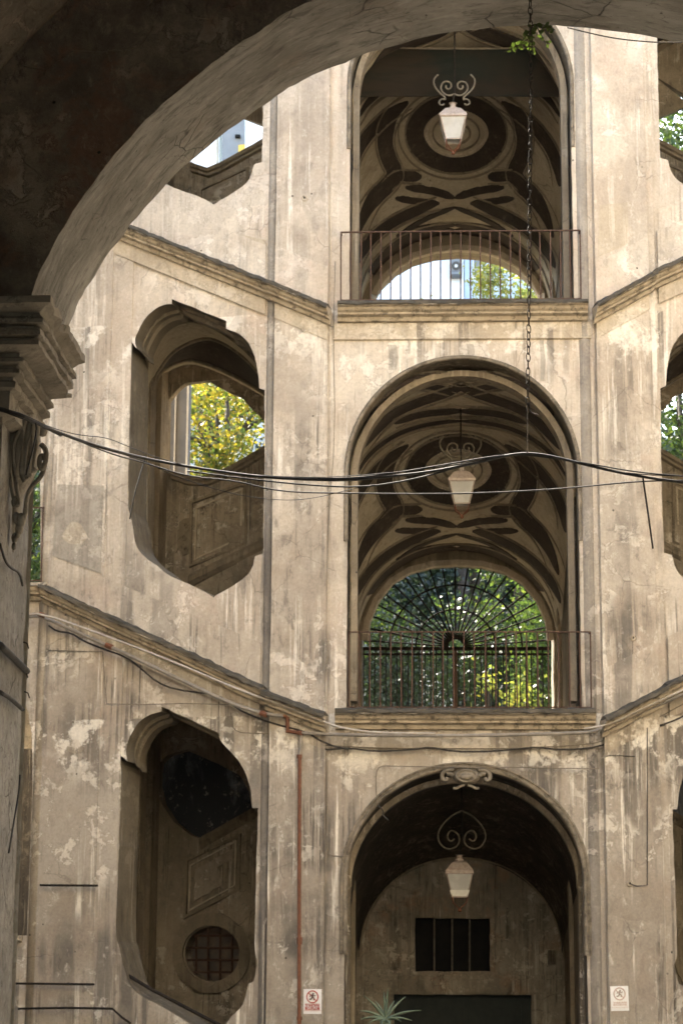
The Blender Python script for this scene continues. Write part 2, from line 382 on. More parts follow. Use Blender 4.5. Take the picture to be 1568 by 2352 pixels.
M['pipe_pale'] = simple('pale_conduit', (.42, .38, .32), (.3, .26, .21), .5, 10)
M['pipe_red'] = simple('red_oxide_pipe', (.17, .072, .04), (.12, .05, .03), .6, 12)
M['lamp_white'] = simple('chalky_lamp_metal', (.5, .42, .36), (.36, .29, .24), .6, 30)
M['lamp_shade'] = simple('white_bulb_shade', (.8, .78, .7), (.7, .68, .6), .5, 10)
M['black_void'] = simple('black_board', (.008, .008, .008), (.015, .014, .012), .8, 5)
M['door'] = simple('dark_green_door_paint', (.018, .024, .021), (.028, .034, .03), .6, 3)
M['tarp'] = None
n = NB('dark_net_fabric')
st = n.noise(n.scale((.6, .6, 4)), 1.6, 7, .65, .5)
col = n.mix(n.ramp(st, .3, .6), (.009, .011, .009), (.022, .017, .012)); col = n.mix(n.math('MULTIPLY', n.ramp(n.noise(n.pos, .9, 4), .45, .6), .6), col, (.006, .012, .011))
M['tarp'] = n.done(col, .9, st, .5, .03)
M['white_wall'] = simple('white_building_render', (.86, .86, .88), (.78, .78, .8), .8, .6)
M['grey_wall'] = simple('grey_building_panel', (.24, .245, .255), (.2, .205, .215), .7, .5)
M['blue_wall'] = simple('pale_blue_render', (.52, .6, .72), (.46, .54, .68), .8, .6)
M['shutter_dark'] = simple('dark_shutter_panel', (.1, .095, .09), (.13, .12, .11), .7, 3)
M['beige_post'] = simple('beige_post_paint', (.48, .42, .33), (.38, .33, .26), .7, 3)
M['ochre'] = simple('ochre_paint', (.7, .45, .1), (.6, .38, .08), .7, 3)
M['stone_ground'] = simple('courtyard_paving_stone', (.17, .155, .13), (.12, .11, .095), .8, 2)
M['soil'] = simple('garden_soil', (.09, .075, .05), (.06, .07, .03), .9, 2)
M['bark'] = simple('bark', (.07, .055, .04), (.045, .036, .028), .9, 6)
M['paper'] = simple('weathered_white_sheet', (.78, .77, .75), (.7, .69, .67), .6, 6)
M['red_print'] = simple('red_print', (.42, .09, .07), (.36, .08, .065), .6, 8)
M['pale_red_print'] = simple('faded_red_print', (.56, .43, .37), (.52, .4, .35), .6, 8)
M['dark_print'] = simple('brown_print', (.14, .1, .085), None, .6, 8)
M['pale_dark_print'] = simple('faded_brown_print', (.42, .36, .31), None, .6, 8)
M['dark_glass'] = simple('dark_window_glass', (.13, .12, .11), (.22, .16, .12), .3, 5)
M['ac_white'] = simple('air_conditioner_casing', (.7, .7, .72), (.6, .6, .62), .5, 3)
M['concrete_shade'] = simple('grey_green_sheet', (.3, .33, .3), (.24, .27, .25), .7, 2)
# frosted lantern panes
n = NB('frosted_lantern_glass'); n.b.inputs['Transmission Weight'].default_value = .45
M['frost'] = n.done(n.mix(n.ramp(n.noise(n.pos, 6, 4), .4, .6), (.66, .65, .6), (.78, .77, .72)), .45, n.noise(n.pos, 40, 3), .1, .002)
# spattered panel of the lowest left window
n = NB('spattered_dark_panel')
a_ = n.noise(n.scale((1.2, 1.2, .5)), 2.2, 7, .7, .5)
col = n.mix(n.ramp(a_, .5, .72), (.05, .055, .062), (.26, .29, .32))
col = n.mix(n.math('MULTIPLY', n.ramp(n.noise(n.pos, 8, 9, .75), .58, .62), .8), col, (.38, .38, .34))
M['spatter'] = n.done(col, .6, a_, .3, .02)

def leaf_mat(name, cols, tr=.5):
    n = NB(name)
    oi = n.t.nodes.new('ShaderNodeNewGeometry'); rnd = oi.outputs['Random Per Island']
    cr = n.t.nodes.new('ShaderNodeValToRGB'); n.link(rnd, cr.inputs[0])
    e = cr.color_ramp.elements
    e[0].color = (*cols[0], 1); e[0].position = 0; e[1].color = (*cols[-1], 1); e[1].position = 1
    for i, c in enumerate(cols[1:-1]):
        x = e.new((i+1)/(len(cols)-1)); x.color = (*c, 1)
    n.link(cr.outputs[0], n.b.inputs['Base Color']); n.b.inputs['Roughness'].default_value = .45; n.b.inputs['Specular IOR Level'].default_value = .5
    t = n.t.nodes.new('ShaderNodeBsdfTranslucent'); g = n.mix(1.0, cr.outputs[0], (1.4, 1.4, .75), 'MULTIPLY'); n.link(g, t.inputs[0])
    mx = n.t.nodes.new('ShaderNodeMixShader'); mx.inputs[0].default_value = tr
    n.link(n.b.outputs[0], mx.inputs[1]); n.link(t.outputs[0], mx.inputs[2]); n.link(mx.outputs[0], n.out.inputs[0]); return n.m
M['leaf_yellow'] = leaf_mat('yellowing_leaves', [(.05, .08, .02), (.1, .12, .02), (.28, .21, .03), (.13, .16, .03), (.34, .24, .03), (.09, .12, .03), (.06, .1, .03)])
M['leaf_green'] = leaf_mat('green_leaves', [(.02, .035, .014), (.035, .06, .02), (.06, .09, .025), (.025, .045, .015), (.09, .11, .03)])
M['leaf_dark'] = leaf_mat('dark_leaves', [(.012, .02, .012), (.02, .035, .018), (.035, .055, .025), (.018, .03, .018)], .25)
M['leaf_bright'] = leaf_mat('bright_yellow_green_leaves', [(.10, .13, .04), (.2, .2, .05), (.13, .17, .05), (.26, .23, .05)], .45)
M['dark_slope'] = simple('dark_undergrowth', (.02, .03, .025), (.045, .055, .05), .9, .7)
M['leaf_sprig'] = leaf_mat('sprig_leaves', [(.03, .05, .015), (.05, .075, .02), (.08, .11, .03)], .3)
M['agave'] = simple('agave_leaf', (.085, .12, .085), (.12, .15, .09), .5, 20)
M['terracotta'] = simple('terracotta', (.3, .14, .08), (.22, .1, .06), .8, 10)

# ------------------------------------------------------------------ level heights (measured on the front plane)
FL2 = C.uv(1066, 1637)[1]; FL3 = C.uv(1066, 703)[1]; ST = FL3-FL2
def mir(pts): return [(-q[0], q[1]) for q in pts][::-1]
def sym_arch(half, spring, crown, n=28, power=2.0):
    """points from right spring over the crown to left spring"""
    out = []
    for i in range(n+1):
        a = math.pi*i/n; out.append((half*math.cos(a), spring+(crown-spring)*(abs(math.sin(a))**(2/power))))
    return out
AH = 1.475                                   # half width of the central arches
L1C = C.uv(1066, 1762)[1]; L2C = C.uv(1066, 823)[1]; L3C = L2C+ST
SPR = L2C-1.5
# ================================================================== GROUND
g = MB(); g.plate(Frame((0, 0, 0), (1, 0, 0), (0, 0, 1)), [(0, 0)]*0 or [(-1, 0), (1, 0), (0, 1)], t=.01) if False else None
g = MB(); g.quad((-500, -500, 0), (500, -500, 0), (500, 500, 0), (-500, 500, 0)); tag(g.build('ground', M['stone_ground']), kind='structure')
g = MB()
for i in range(14):                          # paving rows of the courtyard as slabs
    pass
g.box((0, 60, 2.35), (160, 100, 4.7)); tag(g.build('garden_terrace', M['soil']), kind='structure')

# ================================================================== STAIR BUILDING
B = thing('stair_building', 'weathered beige open staircase building with three storeys of arches around a courtyard', 'building')
# ---- central wall
def arch_hole(half, bottom, spring, crown): return [(half, bottom)] + sym_arch(half, spring, crown, 30) + [(-half, bottom)]
top = 18.5
def panel(z0, z1, hole, nm, mat=M['wall']):
    outer = [(-1.68, z0), (1.68, z0), (1.68, z1), (-1.68, z1)]
    o = MB().plate(C, outer, [rough(hole, .006, .09, 6)], .55, mark=True).build(nm, M['pilaster'] if z0 < 1 else mat, B); return o
g1s = C.uv(1066, 2022)[1]
panel(-.02, FL2-.05, arch_hole(AH, .03, g1s, L1C), 'arched_wall')
panel(FL2-.05, FL3-.05, arch_hole(AH-.01, FL2+.0, SPR, L2C), 'arched_wall')
panel(FL3-.05, FL3+ST-.05, arch_hole(AH-.02, FL3+.0, SPR+ST, L3C), 'arched_wall')
MB().fbox(C, -1.68, 1.68, FL3+ST-.05, top, 0, -.55).build('upper_wall', M['wall'], B)

# ---- cornices
PROF = [(0, 0), (.235, -.005), (.245, -.045), (.2, -.06), (.185, -.095), (.15, -.12), (.15, -.145), (.085, -.165), (.075, -.215), (0, -.225)]
MOSS = [(.0, .004), (.14, .04), (.25, .012), (.256, -.03), (.243, -.045), (.235, -.01), (.1, .002)]
PROF_T = [(0, 0), (.02, 0), (.02, -.025), (0, -.03)]
for z in (FL2, FL3):
    molding(MB(), C, (-1.6, z), (1.62, z), PROF, seed=z).build('cornice', M['cornice'], B)
    molding(MB(), C, (-1.6, z), (1.62, z), MOSS, jit=.02, step=.04, seed=z+3).build('cornice_moss', M['moss'], B)
    MB().fbox(C, -1.66, 1.66, z-.225, z-.43, 0, .022).build('frieze', M['trim'], B)
    molding(MB(), C, (-1.66, z-.43), (1.66, z-.43), [(0, 0), (.035, 0), (.035, -.015), (.0, -.03)], jit=.003).build('string_moulding', M['trim'], B)
# landing slabs
for z in (FL2, FL3):
    MB().box((0, 3.9, z-.16), (3.3, 6.7, .3)).build('landing_slab', M['inner'], B)

# ---- archivolts
def archiv(spring, crown, half, prof, nm, mat):
    pts = [(half, spring-.9)] + sym_arch(half, spring, crown, 40) + [(-half, spring-.9)]
    return archmold(MB(), C, pts, prof).build(nm, mat, B)
lip = [(0.01, 0), (.0, .025), (-.03, .03), (-.045, .005), (-.045, -.02), (0.01, -.02)]
big = [(.03, -.02), (.03, .012), (.012, .03), (-.008, .032), (-.016, .012), (-.03, .014), (-.04, .026), (-.056, .022), (-.066, -.02), (-.085, -.03), (-.09, -.2), (.03, -.2)]
archiv(g1s, L1C+.0, AH, big, 'archivolt', M['dirty'])
archiv(SPR, L2C, AH-.01, lip, 'archivolt', M['dirty'])
archiv(SPR+ST, L3C, AH-.02, lip, 'archivolt', M['dirty'])
for zc in (L2C, L3C):                        # slim inner band behind each upper arch
    pts = [(AH-.05, zc-4.4)] + sym_arch(AH-.05, zc-1.5, zc-.07, 40) + [(-(AH-.05), zc-4.4)]
    archmold(MB(), C, pts, [(0.08, 0), (0, 0), (-.0, -.28), (.08, -.28)], off=-.3).build('inner_arch_band', M['inner'], B)

# ---- cartouche on the ground arch
c0 = C.p(1070, 1783, .0)
KC = MB().ball(c0, .17, (1.05, .42, .62), 18).build('keystone_cartouche', M['dirty'], B, True)
MB().tube([c0+Vector((.125*math.cos(a), -.055, .072*math.sin(a))) for a in [2*math.pi*i/24 for i in range(24)]], .016, 8, True).build('cartouche_rim', M['dirty'], KC, True)
MB().ball(c0+Vector((0, -.06, -.012)), .07, (1.1, .5, .62), 12).build('cartouche_boss', M['dirty'], KC, True)
for s in (-1, 1):
    for pts, r_ in (([(.15, .07), (.24, .075), (.30, .02), (.29, -.05), (.24, -.06), (.23, -.02)], .026), ([(.16, .0), (.2, .03), (.24, .02)], .03), ([(.02, -.115), (.08, -.13), (.12, -.16), (.16, -.15)], .018)):
        MB().tube(smoothpath([(c0.x+s*a, -.03, c0.z+b) for a, b in pts], 2), r_, 8).build('cartouche_scroll', M['dirty'], KC, True)

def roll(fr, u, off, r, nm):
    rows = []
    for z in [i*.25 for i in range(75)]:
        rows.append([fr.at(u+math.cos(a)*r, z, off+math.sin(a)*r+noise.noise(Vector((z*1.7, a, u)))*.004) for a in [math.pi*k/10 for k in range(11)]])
    MB().grid(rows).build(nm, M['groove_shade'], B, True)
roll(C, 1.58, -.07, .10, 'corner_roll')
# ------------------------------------------------------------------ side bays (traced on the left wall, mirrored to the right)
T_OFF = -.65
O2 = [(395, 686), (520, 737), (520, 755), (550, 765), (575, 792), (588, 828), (593, 860), (595, 892), (607, 896), (608, 1000), (607, 1100), (604, 1272), (585, 1277), (580, 1302), (570, 1320), (555, 1332), (525, 1352), (495, 1367), (491, 1373), (455, 1350), (380, 1320), (367, 1303), (345, 1290), (330, 1277), (318, 1263), (310, 1247), (306, 1225), (305, 1202), (297, 1180), (294, 1162), (298, 977), (301, 815), (288, 781), (302, 784), (313, 800), (308, 780), (318, 757), (335, 727), (358, 707), (380, 698), (395, 697)]
O1 = [(371, 1623), (502, 1684), (505, 1702), (530, 1727), (555, 1757), (570, 1792), (577, 1825), (580, 1857), (592, 1857), (589, 2000), (583, 2187), (594, 2213), (582, 2255), (570, 2260), (560, 2307), (530, 2337), (520, 2352), (478, 2378), (440, 2356), (370, 2312), (320, 2287), (295, 2262), (290, 2242), (281, 2215), (278, 2187), (265, 2147), (272, 1987), (277, 1837), (279, 1755), (267, 1735), (282, 1738), (293, 1750), (288, 1722), (300, 1687), (320, 1657), (345, 1641), (371, 1635)]
o2 = L.uvs(O2); o1 = L.uvs(O1); o3 = [(u+.09, z+5.33) for u, z in o2]
s1, s2, s3 = soft(o1), soft(o2), soft(o3)
UFAR = L.uv(108, 1300)[0]; UP = L.uv(622, 1400)[0]         # far end of the wall, edge of the pilaster
zc2a = L.uv(628, 1600)[1]; zc3a = L.uv(628, 655)[1]
def line(fr, a, b):                                        # height of a sloping line at u, from two picture points
    (u0, z0), (u1, z1) = fr.uv(*a), fr.uv(*b); k = (z1-z0)/(u1-u0); return lambda u: z0+k*(u-u0)
top2 = line(L, (110, 1352), (625, 1590)); top3 = line(L, (300, 527), (620, 655))
topP2 = line(L, (630, 1600), (770, 1652)); topP3 = line(L, (632, 660), (775, 720))
dado2 = line(L, (118, 1277), (615, 1483)); dado3 = line(L, (345, 460), (615, 566))
dadoP2 = line(L, (632, 1495), (750, 1545)); dadoP3 = line(L, (645, 572), (765, 620))
topR2 = line(R, (1368, 1660), (1500, 1593)); topR3 = line(R, (1345, 718), (1470, 650))
SLOPE = .475
def side_walls(fr, nm):
    far = UFAR
    # one plate per storey, split along the cornice lines
    zb2, zb3 = (lambda u: top2(u)-.1), (lambda u: top3(u)-.1)
    for k, (lo, hi, hole) in enumerate(((lambda u: -.02, zb2, s1), (zb2, zb3, s2), (zb3, lambda u: top, s3))):
        outer = [(0.0, lo(0.0)), (far, lo(far)), (far, hi(far)), (0.0, hi(0.0))]
        MB().plate(fr, outer, [rough(hole, .009, .06, 6, seed=k+fr.u.x)], -T_OFF, mark=True).build('side_wall', M['pilaster'] if k == 0 else M['wall'], B)
def strips(fr, cP, cL, dP, dL, right):
    # near pilaster (u .04 .. UP) stands proud; flanking strips frame the window
    pairs = ((None, (cP[0], cL[0])), ((cP[0], cL[0]), (cP[1], cL[1])), ((cP[1], cL[1]), None))
    for k, (lo, hi) in enumerate(pairs):
        for u0, u1, pr, ci in ((.03, UP-.03, .085, 0), (UW1, UW0, .028, 1), (UW0, UFAR, .05, 1)):
            z0 = (lambda u: .0) if lo is None else (lambda u: lo[ci](u)+.02)
            z1 = (lambda u: top) if hi is None else (lambda u: hi[ci](u)-.2)
            pts = [(u0, z0(u0)), (u1, z0(u1)), (u1, z1(u1)), (u0, z1(u0))]
            MB().plate(fr, rough(pts, .004, .25, 2, seed=k), [], pr, off=pr).build('pilaster' if ci == 0 or u0 > UW0-.01 else 'window_strip', M['pilaster'] if ci == 0 or u0 > UW0-.01 else M['wall'], B)
    for ci in (0, 1):
        # cornice of the pilaster (further out) and of the wall
        a, b = ((-.02, UP+.02), (UP+.02, UFAR))[ci]; base = (.075, .02)[ci]
        for k in (0, 1):
            f = (cP if ci == 0 else cL)[k]
            molding(MB(), fr, (a, f(a)), (b, f(b)), PROF, base=base, seed=k*5+ci+(9 if right else 0)).build('sloping_cornice', M['cornice'], B)
            molding(MB(), fr, (a, f(a)), (b, f(b)), MOSS, base=base, jit=.025, step=.04, seed=k*3+ci+4).build('cornice_moss', M['moss'], B)
            e0, e1 = ((.03, UP-.03), (UP+.12, UFAR))[ci]
            MB().plate(fr, [(e0, f(e0)-.22), (e1, f(e1)-.22), (e1, f(e1)-.43), (e0, f(e0)-.43)], [], .02, off=base+.022).build('frieze', M['trim'], B)
            d = (dP if ci == 0 else dL)[k]
            MB().plate(fr, rough([(e0, f(e0)), (e1, f(e1)), (e1, d(e1)), (e0, d(e0))], .003, .3), [], .012, off=base+.02+.012).build('dado_band', M['wall'], B)
UW0 = L.uv(246, 1200)[0]; UW1 = L.uv(292, 1200)[0]
side_walls(L, 'L'); side_walls(R, 'R')
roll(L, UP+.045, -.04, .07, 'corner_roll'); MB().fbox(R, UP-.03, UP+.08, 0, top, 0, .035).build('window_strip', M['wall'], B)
strips(L, (topP2, topP3), (top2, top3), (dadoP2, dadoP3), (dado2, dado3), False)
tR2L = lambda u: topR2(UP)+(u-UP)*SLOPE+.03; tR3L = lambda u: topR3(UP)+(u-UP)*.52+.03
strips(R, (topR2, topR3), (tR2L, tR3L), (lambda u: topR2(u)+.62, lambda u: topR3(u)+.57), (lambda u: tR2L(u)+.6, lambda u: tR3L(u)+.55), True)

# window hoods: raised moulded lip under the slanted head of each side window
def hood(fr, pts, seed=0):
    m_ = [(0.0, -.05), (.0, .02), (-.05, .02), (-.05, -.02), (-.09, -.05)]
    for i, seg in enumerate(((0, 2), (2, 5), (33, 41))):
        q = pts[seg[0]:seg[1]+1] if seg[1] < len(pts) else pts[seg[0]:]+pts[:1]
        q = [(u, z) for u, z in q]
        if fr is R: q = q
        ar = MB(); rows = []
        P = dens(smoothpath([Vector(p) for p in q], 2), .03)
        cen = Vector((sum(p[0] for p in pts)/len(pts), sum(p[1] for p in pts)/len(pts)))
        for p in P:
            d = (cen-p).normalized(); d = Vector((d.x*.7, -abs(d.y)-.3)).normalized()
            rows.append([fr.at(p.x+d.x*a, p.y+d.y*a, o) for a, o in ((-.01, -.28), (.045, -.28), (.045, -.38), (.09, -.42), (.09, -.62), (-.01, -.62))])
        i0 = len(ar.v); ar.grid(rows, True); ar.f.append(tuple(range(i0, i0+6))); ar.f.append(tuple(range(len(ar.v)-6, len(ar.v))))
        ar.build('window_hood', M['reveal'], B)
for fr in (L, R):
    for pts in (o2, o3): hood(fr, pts)
    hood(fr, [(u, z) for u, z in o1[:9]]+[o1[9]]*24+o1[-8:] if False else o1[:30]+[o1[30]]*3+o1[31:])

# ---- interiors of the side bays
RW = -3.6                                    # depth of the rear wall behind the front face
H2 = [(372, 1060), (366, 1000), (372, 950), (388, 915), (415, 885), (432, 878), (441, 852), (525, 902), (560, 914), (568, 930), (606, 965), (626, 1000), (626, 1018), (606, 1030), (568, 1048), (561, 1060), (531, 1077), (500, 1094), (480, 1099), (434, 1098), (415, 1090), (395, 1085)]
S = [  # cross sections of the sloping vault, (picture points, depth)
 ([(300, 1400), (300, 820), (318, 750), (350, 705), (395, 680), (450, 690), (520, 725), (580, 790), (612, 860), (625, 900)], -.66),
 ([(322, 1400), (322, 820), (333, 768), (358, 732), (395, 714), (450, 700), (500, 712), (560, 756), (602, 830), (632, 900)], -1.2),
 ([(330, 1400), (330, 830), (342, 785), (362, 752), (398, 738), (440, 731), (500, 752), (560, 796), (604, 845), (640, 905)], -1.7),
 ([(340, 1400), (340, 900), (352, 868), (374, 834), (392, 811), (414, 795), (440, 783), (470, 774), (500, 778), (560, 815), (600, 862), (645, 915)], -2.5),
 ([(350, 1400), (350, 900), (362, 862), (382, 842), (410, 830), (440, 824), (480, 836), (540, 862), (592, 892), (650, 930)], -3.1),
 ([(354, 1400), (354, 905), (366, 874), (386, 853), (412, 842), (440, 836), (480, 848), (540, 874), (592, 904), (655, 942)], RW)]
rear2 = soft(L.uvs(H2, RW))
def ring(fr, q, dz, off, du=0): return [fr.at(u+du, z+dz, off) for u, z in q]
secs = [(dens([Vector(v) for v in L.uvs(p, o)], 99), o) for p, o in S]
def resamp(a, n=60):
    q = smoothpath(a, 2); ln = [0]
    for u, v in zip(q[:-1], q[1:]): ln.append(ln[-1]+(v-u).length)
    out = []; k = 0
    for i in range(n+1):
        t = ln[-1]*i/n
        while k < len(q)-2 and ln[k+1] < t: k += 1
        out.append(q[k].lerp(q[k+1], min(1, (t-ln[k])/max(1e-9, ln[k+1]-ln[k]))))
    return out
def bay_interior(fr, dz, full=True, mats=('inner', 'vault_dark', 'vault_light', 'vault_dark', 'vault_light'), du=0):
    if full:
        for i in range(5):
            (a, oa), (b, ob) = secs[i], secs[i+1]
            ra = resamp(a); rb = resamp(b)
            rows = [[fr.at(p[0]+du, p[1]+dz, oa) for p in ra], [fr.at(p[0]+du, p[1]+dz, ob) for p in rb]]
            mb = MB().grid(rows)
            # give the shell some thickness outwards
            rows2 = [[v+Vector((0, 0, .12)) for v in r_] for r_ in rows]; mb.grid(rows2)
            mb.build(('vault_shell', 'vault_shell', 'vault_rib', 'vault_shell', 'vault_rib')[i], M[mats[i]], B, True)
        # raised outer edges of the ribs
        for i, dd in ((2, .02), (3, .02), (4, .03)):
            a, oa = secs[i]; ra = resamp(a)
            MB().tube([fr.at(p[0]+du, p[1]+dz-.01, oa) for p in ra], .03, 6).build('rib_moulding', M['inner'], B, True)
LASTP = [B]
for fr in (L, R):
    CLAMP[0] = -1.63 if fr is L else 1.63
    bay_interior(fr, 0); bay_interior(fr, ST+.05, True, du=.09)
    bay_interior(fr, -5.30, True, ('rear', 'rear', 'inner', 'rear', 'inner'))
    zf = -1
    # rear walls
    uvb = lambda a: [(u, z) for u, z in a]
    u0, u1 = .1, 3.9
    for dz, du in ((0, 0), (ST+.05, .09)):
        if dz:
            h3_ = R.uvs([(1500, 172), (1600, 234)], RW)[::-1]+L.uvs([(400, 352), (420, 362), (442, 372), (467, 385), (480, 384), (505, 372), (555, 345), (582, 335), (588, 325), (610, 312), (634, 298)], RW)
            MB().plate(fr, [(u0, 5.0+dz), (u1, 5.0+dz), (u1, 17.9), (u0, 17.9)], [rough([(u, z) for u, z in h3_], .006, .08)], .12, off=RW).build('rear_wall', M['rear'], B); continue
        lo, hi = 5.0+dz, 10.7+dz
        outer = [(u0, lo), (u1, lo), (u1, hi), (u0, hi)]
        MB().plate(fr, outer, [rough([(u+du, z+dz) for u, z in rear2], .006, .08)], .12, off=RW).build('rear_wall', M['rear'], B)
    # piers at the far side of the stair hall
    for xa_, xb_, oa, ob, nm_ in ((303, 316, -1.0, -1.15, 'inner_pilaster'), (316, 328, -1.7, -1.85, 'inner_pilaster'), (330, 345, -2.4, -2.6, 'inner_pilaster'), (352, 369, -3.3, RW-.1, 'inner_pier'), (280, 352, -3.4, RW-.1, 'inner_pier')):
        ua, ub = L.uv(xa_, 1000, oa)[0], L.uv(xb_, 1000, oa)[0]
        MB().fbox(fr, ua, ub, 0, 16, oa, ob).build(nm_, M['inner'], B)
    # soffit of the flight: dark sloping slab under each parapet
    # relief panel on the parapet of the rear flight
    def pan(pts, wdt, o, nm, mat, dz=0, du=0, off0=RW):
        q = [(u+du, z+dz) for u, z in L.uvs(pts, off0)]
        cen = Vector((sum(a[0] for a in q)/len(q), sum(a[1] for a in q)/len(q)))
        inner = [tuple(Vector(a).lerp(cen, wdt)) for a in q]
        o_ = MB().plate(fr, q, [inner], o, off=off0+o).build(nm, mat, LASTP[0] if nm == 'panel_moulding' else B)
        if nm == 'panel_frame': LASTP[0] = o_
    pan([(458, 436), (572, 384), (574, 480), (460, 520)], .1, .05, 'panel_frame', M['inner'])
    cp = L.uvs([(442, 380), (480, 392), (510, 380), (557, 354), (640, 308)], RW); mb = MB()
    for a, b in zip(cp[:-1], cp[1:]): molding(mb, fr, a, b, [(0, 0.02), (.1, .02), (.1, -.04), (.06, -.06), (.06, -.1), (0, -.12)], base=RW)
    mb.build('parapet_coping', M['inner'], B)
    for dz, du in ((0, 0),):
        pan([(438, 1153), (566, 1107), (570, 1250), (436, 1305)], .08, .05, 'panel_frame', M['inner'], dz, du)
        pan([(451, 1166), (559, 1121), (556, 1237), (447, 1288)], .07, .035, 'panel_moulding', M['vault_light'], dz, du)
        # coping of the parapet
        cp = [(u+du, z+dz) for u, z in L.uvs([(395, 1085), (434, 1098), (480, 1099), (531, 1077), (561, 1060), (640, 1012)], RW)]
        mb = MB()
        for a, b in zip(cp[:-1], cp[1:]): molding(mb, fr, a, b, [(0, 0.02), (.1, .02), (.1, -.04), (.06, -.06), (.06, -.1), (0, -.12)], base=RW)
        mb.build('parapet_coping', M['inner'], B)
        # under side of the rear flight
        cp = [(u+du, z+dz) for u, z in L.uvs([(372, 1312), (436, 1340), (640, 1240)], RW)]
        mb = MB()
        for a, b in zip(cp[1:-1], cp[2:]): molding(mb, fr, a, b, [(0, .12), (.06, .12), (.09, .06), (.09, 0), (.05, -.06), (0, -.08)], base=RW)
        mb.build('flight_moulding', M['inner'], B)
        # acanthus ear beside the panel
        ear = [(411, 1260), (405, 1270), (396, 1258), (393, 1240), (402, 1230), (412, 1215), (414, 1200), (424, 1192), (436, 1190), (436, 1272), (422, 1276)]
        q = [(u+du, z+dz) for u, z in L.uvs(ear, RW)]
        EAR = MB().plate(fr, q, [], .03, off=RW+.03).build('panel_ear', M['inner'], B)
        for ex, ey in ((428, 1207), (424, 1236), (428, 1262)):
            cc = [L.uv(ex+5*math.cos(a)*(1-a/12), ey+6*math.sin(a)*(1-a/12), RW) for a in [i*.5 for i in range(14)]]
            MB().tube([fr.at(u+du, z+dz, RW+.04) for u, z in cc], .016, 5).build('ear_scroll', M['inner'], EAR)
    # ---- ground storey rear wall: spattered panel, framed panel, barred round window
    oval = [(358, 1790), (366, 1752), (385, 1735), (410, 1726), (425, 1722), (500, 1755), (552, 1782), (572, 1820), (579, 1862), (520, 1896), (462, 1927), (440, 1920), (400, 1890), (372, 1850)]
    roundw = [(487+63*math.cos(a), 2192-63*math.sin(a)) for a in [2*math.pi*i/28 for i in range(28)]]
    outer = [(u0, 0), (u1, 0), (u1, 5.45), (u0, 5.45)]
    ow, rw_ = L.uvs(oval, RW), L.uvs(roundw, RW)
    MB().plate(fr, outer, [rough(ow, .01, .08), rw_], .3, off=RW).build('rear_wall', M['rear'], B)
    MB().plate(fr, [(u, z) for u, z in L.uvs([(330, 1700), (620, 1700), (620, 1960), (330, 1960)], RW-.25)], [], .03, off=RW-.2).build('spattered_panel', M['spatter'], B)
    MB().plate(fr, [(u, z) for u, z in L.uvs([(400, 2100), (570, 2100), (570, 2280), (400, 2280)], RW-.3)], [], .03, off=RW-.26).build('window_glass', M['dark_glass'], B)
    ringo = [(487+90*math.cos(a), 2190-93*math.sin(a)) for a in [2*math.pi*i/28 for i in range(28)]]
    ringi = [(487+66*math.cos(a), 2192-66*math.sin(a)) for a in [2*math.pi*i/28 for i in range(28)]]
    MB().plate(fr, rough(L.uvs(ringo, RW), .02, .08, 4), [L.uvs(ringi, RW)], .05, off=RW+.05).build('round_window_surround', M['inner'], B); RWS = B.children[-1] if False else COL.objects[-1]
    for k in range(4):
        x = 446+k*27.5; h = math.sqrt(max(0, 63**2-(x-487)**2))
        MB().tube([fr.at(*L.uv(x, 2192-h, RW), RW-.08), fr.at(*L.uv(x, 2192+h, RW), RW-.08)], .016, 6).build('window_bar', M['rust'], RWS)
        y = 2150+k*28; h = math.sqrt(max(0, 63**2-(y-2192)**2))
        MB().tube([fr.at(*L.uv(487-h, y, RW), RW-.06), fr.at(*L.uv(487+h, y, RW), RW-.06)], .016, 6).build('window_bar', M['rust'], RWS)
    pan([(427, 1975), (555, 1915), (553, 2045), (423, 2112)], .1, .05, 'panel_frame', M['inner'])
    pan([(437, 1988), (545, 1930), (542, 2036), (433, 2095)], .07, .035, 'panel_moulding', M['vault_light'])
    q = L.uvs([(450, 1998), (536, 1950), (532, 2022), (446, 2072)], RW)
    MB().plate(fr, rough(q, .03, .06, 9), [], .02, off=RW+.02).build('flaked_panel', M['trim'], B)
    cp = L.uvs([(462, 1930), (592, 1856)], RW)
    molding(MB(), fr, cp[0], cp[1], [(0, 0.02), (.1, .02), (.1, -.04), (.06, -.08), (0, -.14)], base=RW).build('parapet_coping', M['inner'], B)
    # floors of the side flights (dark underside seen through the windows)
    for dz in (0, ST+.05):
        a, b = L.uv(330, 1330, -2), L.uv(640, 1480, -2)
        mb = MB(); z0, z1 = a[1]+dz, b[1]+dz
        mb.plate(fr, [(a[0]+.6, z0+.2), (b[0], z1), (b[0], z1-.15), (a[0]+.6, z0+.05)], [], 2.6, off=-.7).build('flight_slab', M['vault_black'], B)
    # side walls of the whole stair house and back
    MB().fbox(fr, UFAR-.15, UFAR, 0, top, -.65, -3.9).build('cross_wall', M['inner'], B)

CLAMP[0] = None
# ---- spine walls between centre and side bays (they also flank the central passage)
for s in (-1, 1):
    for z0, z1 in ((0, FL2-.3), (FL2-.3, FL3-.3), (FL3-.3, top)):
        xw = 1.575 if z0 > 1 else 1.5
        MB().box((s*(xw+.04), 4.1, (z0+z1)/2), (.08, 7.1, z1-z0-.002)).build('passage_wall', M['inner'], B)
        # responds at the mouth and along the passage
        for yy in (1.0, 3.0, 5.9):
            MB().box((s*(xw-.03), yy, z0+(2.9 if z0 > 1 else 1.7)), (.06, .3, 5.2 if z0 > 1 else 3.4)).build('passage_respond', M['inner'], B)

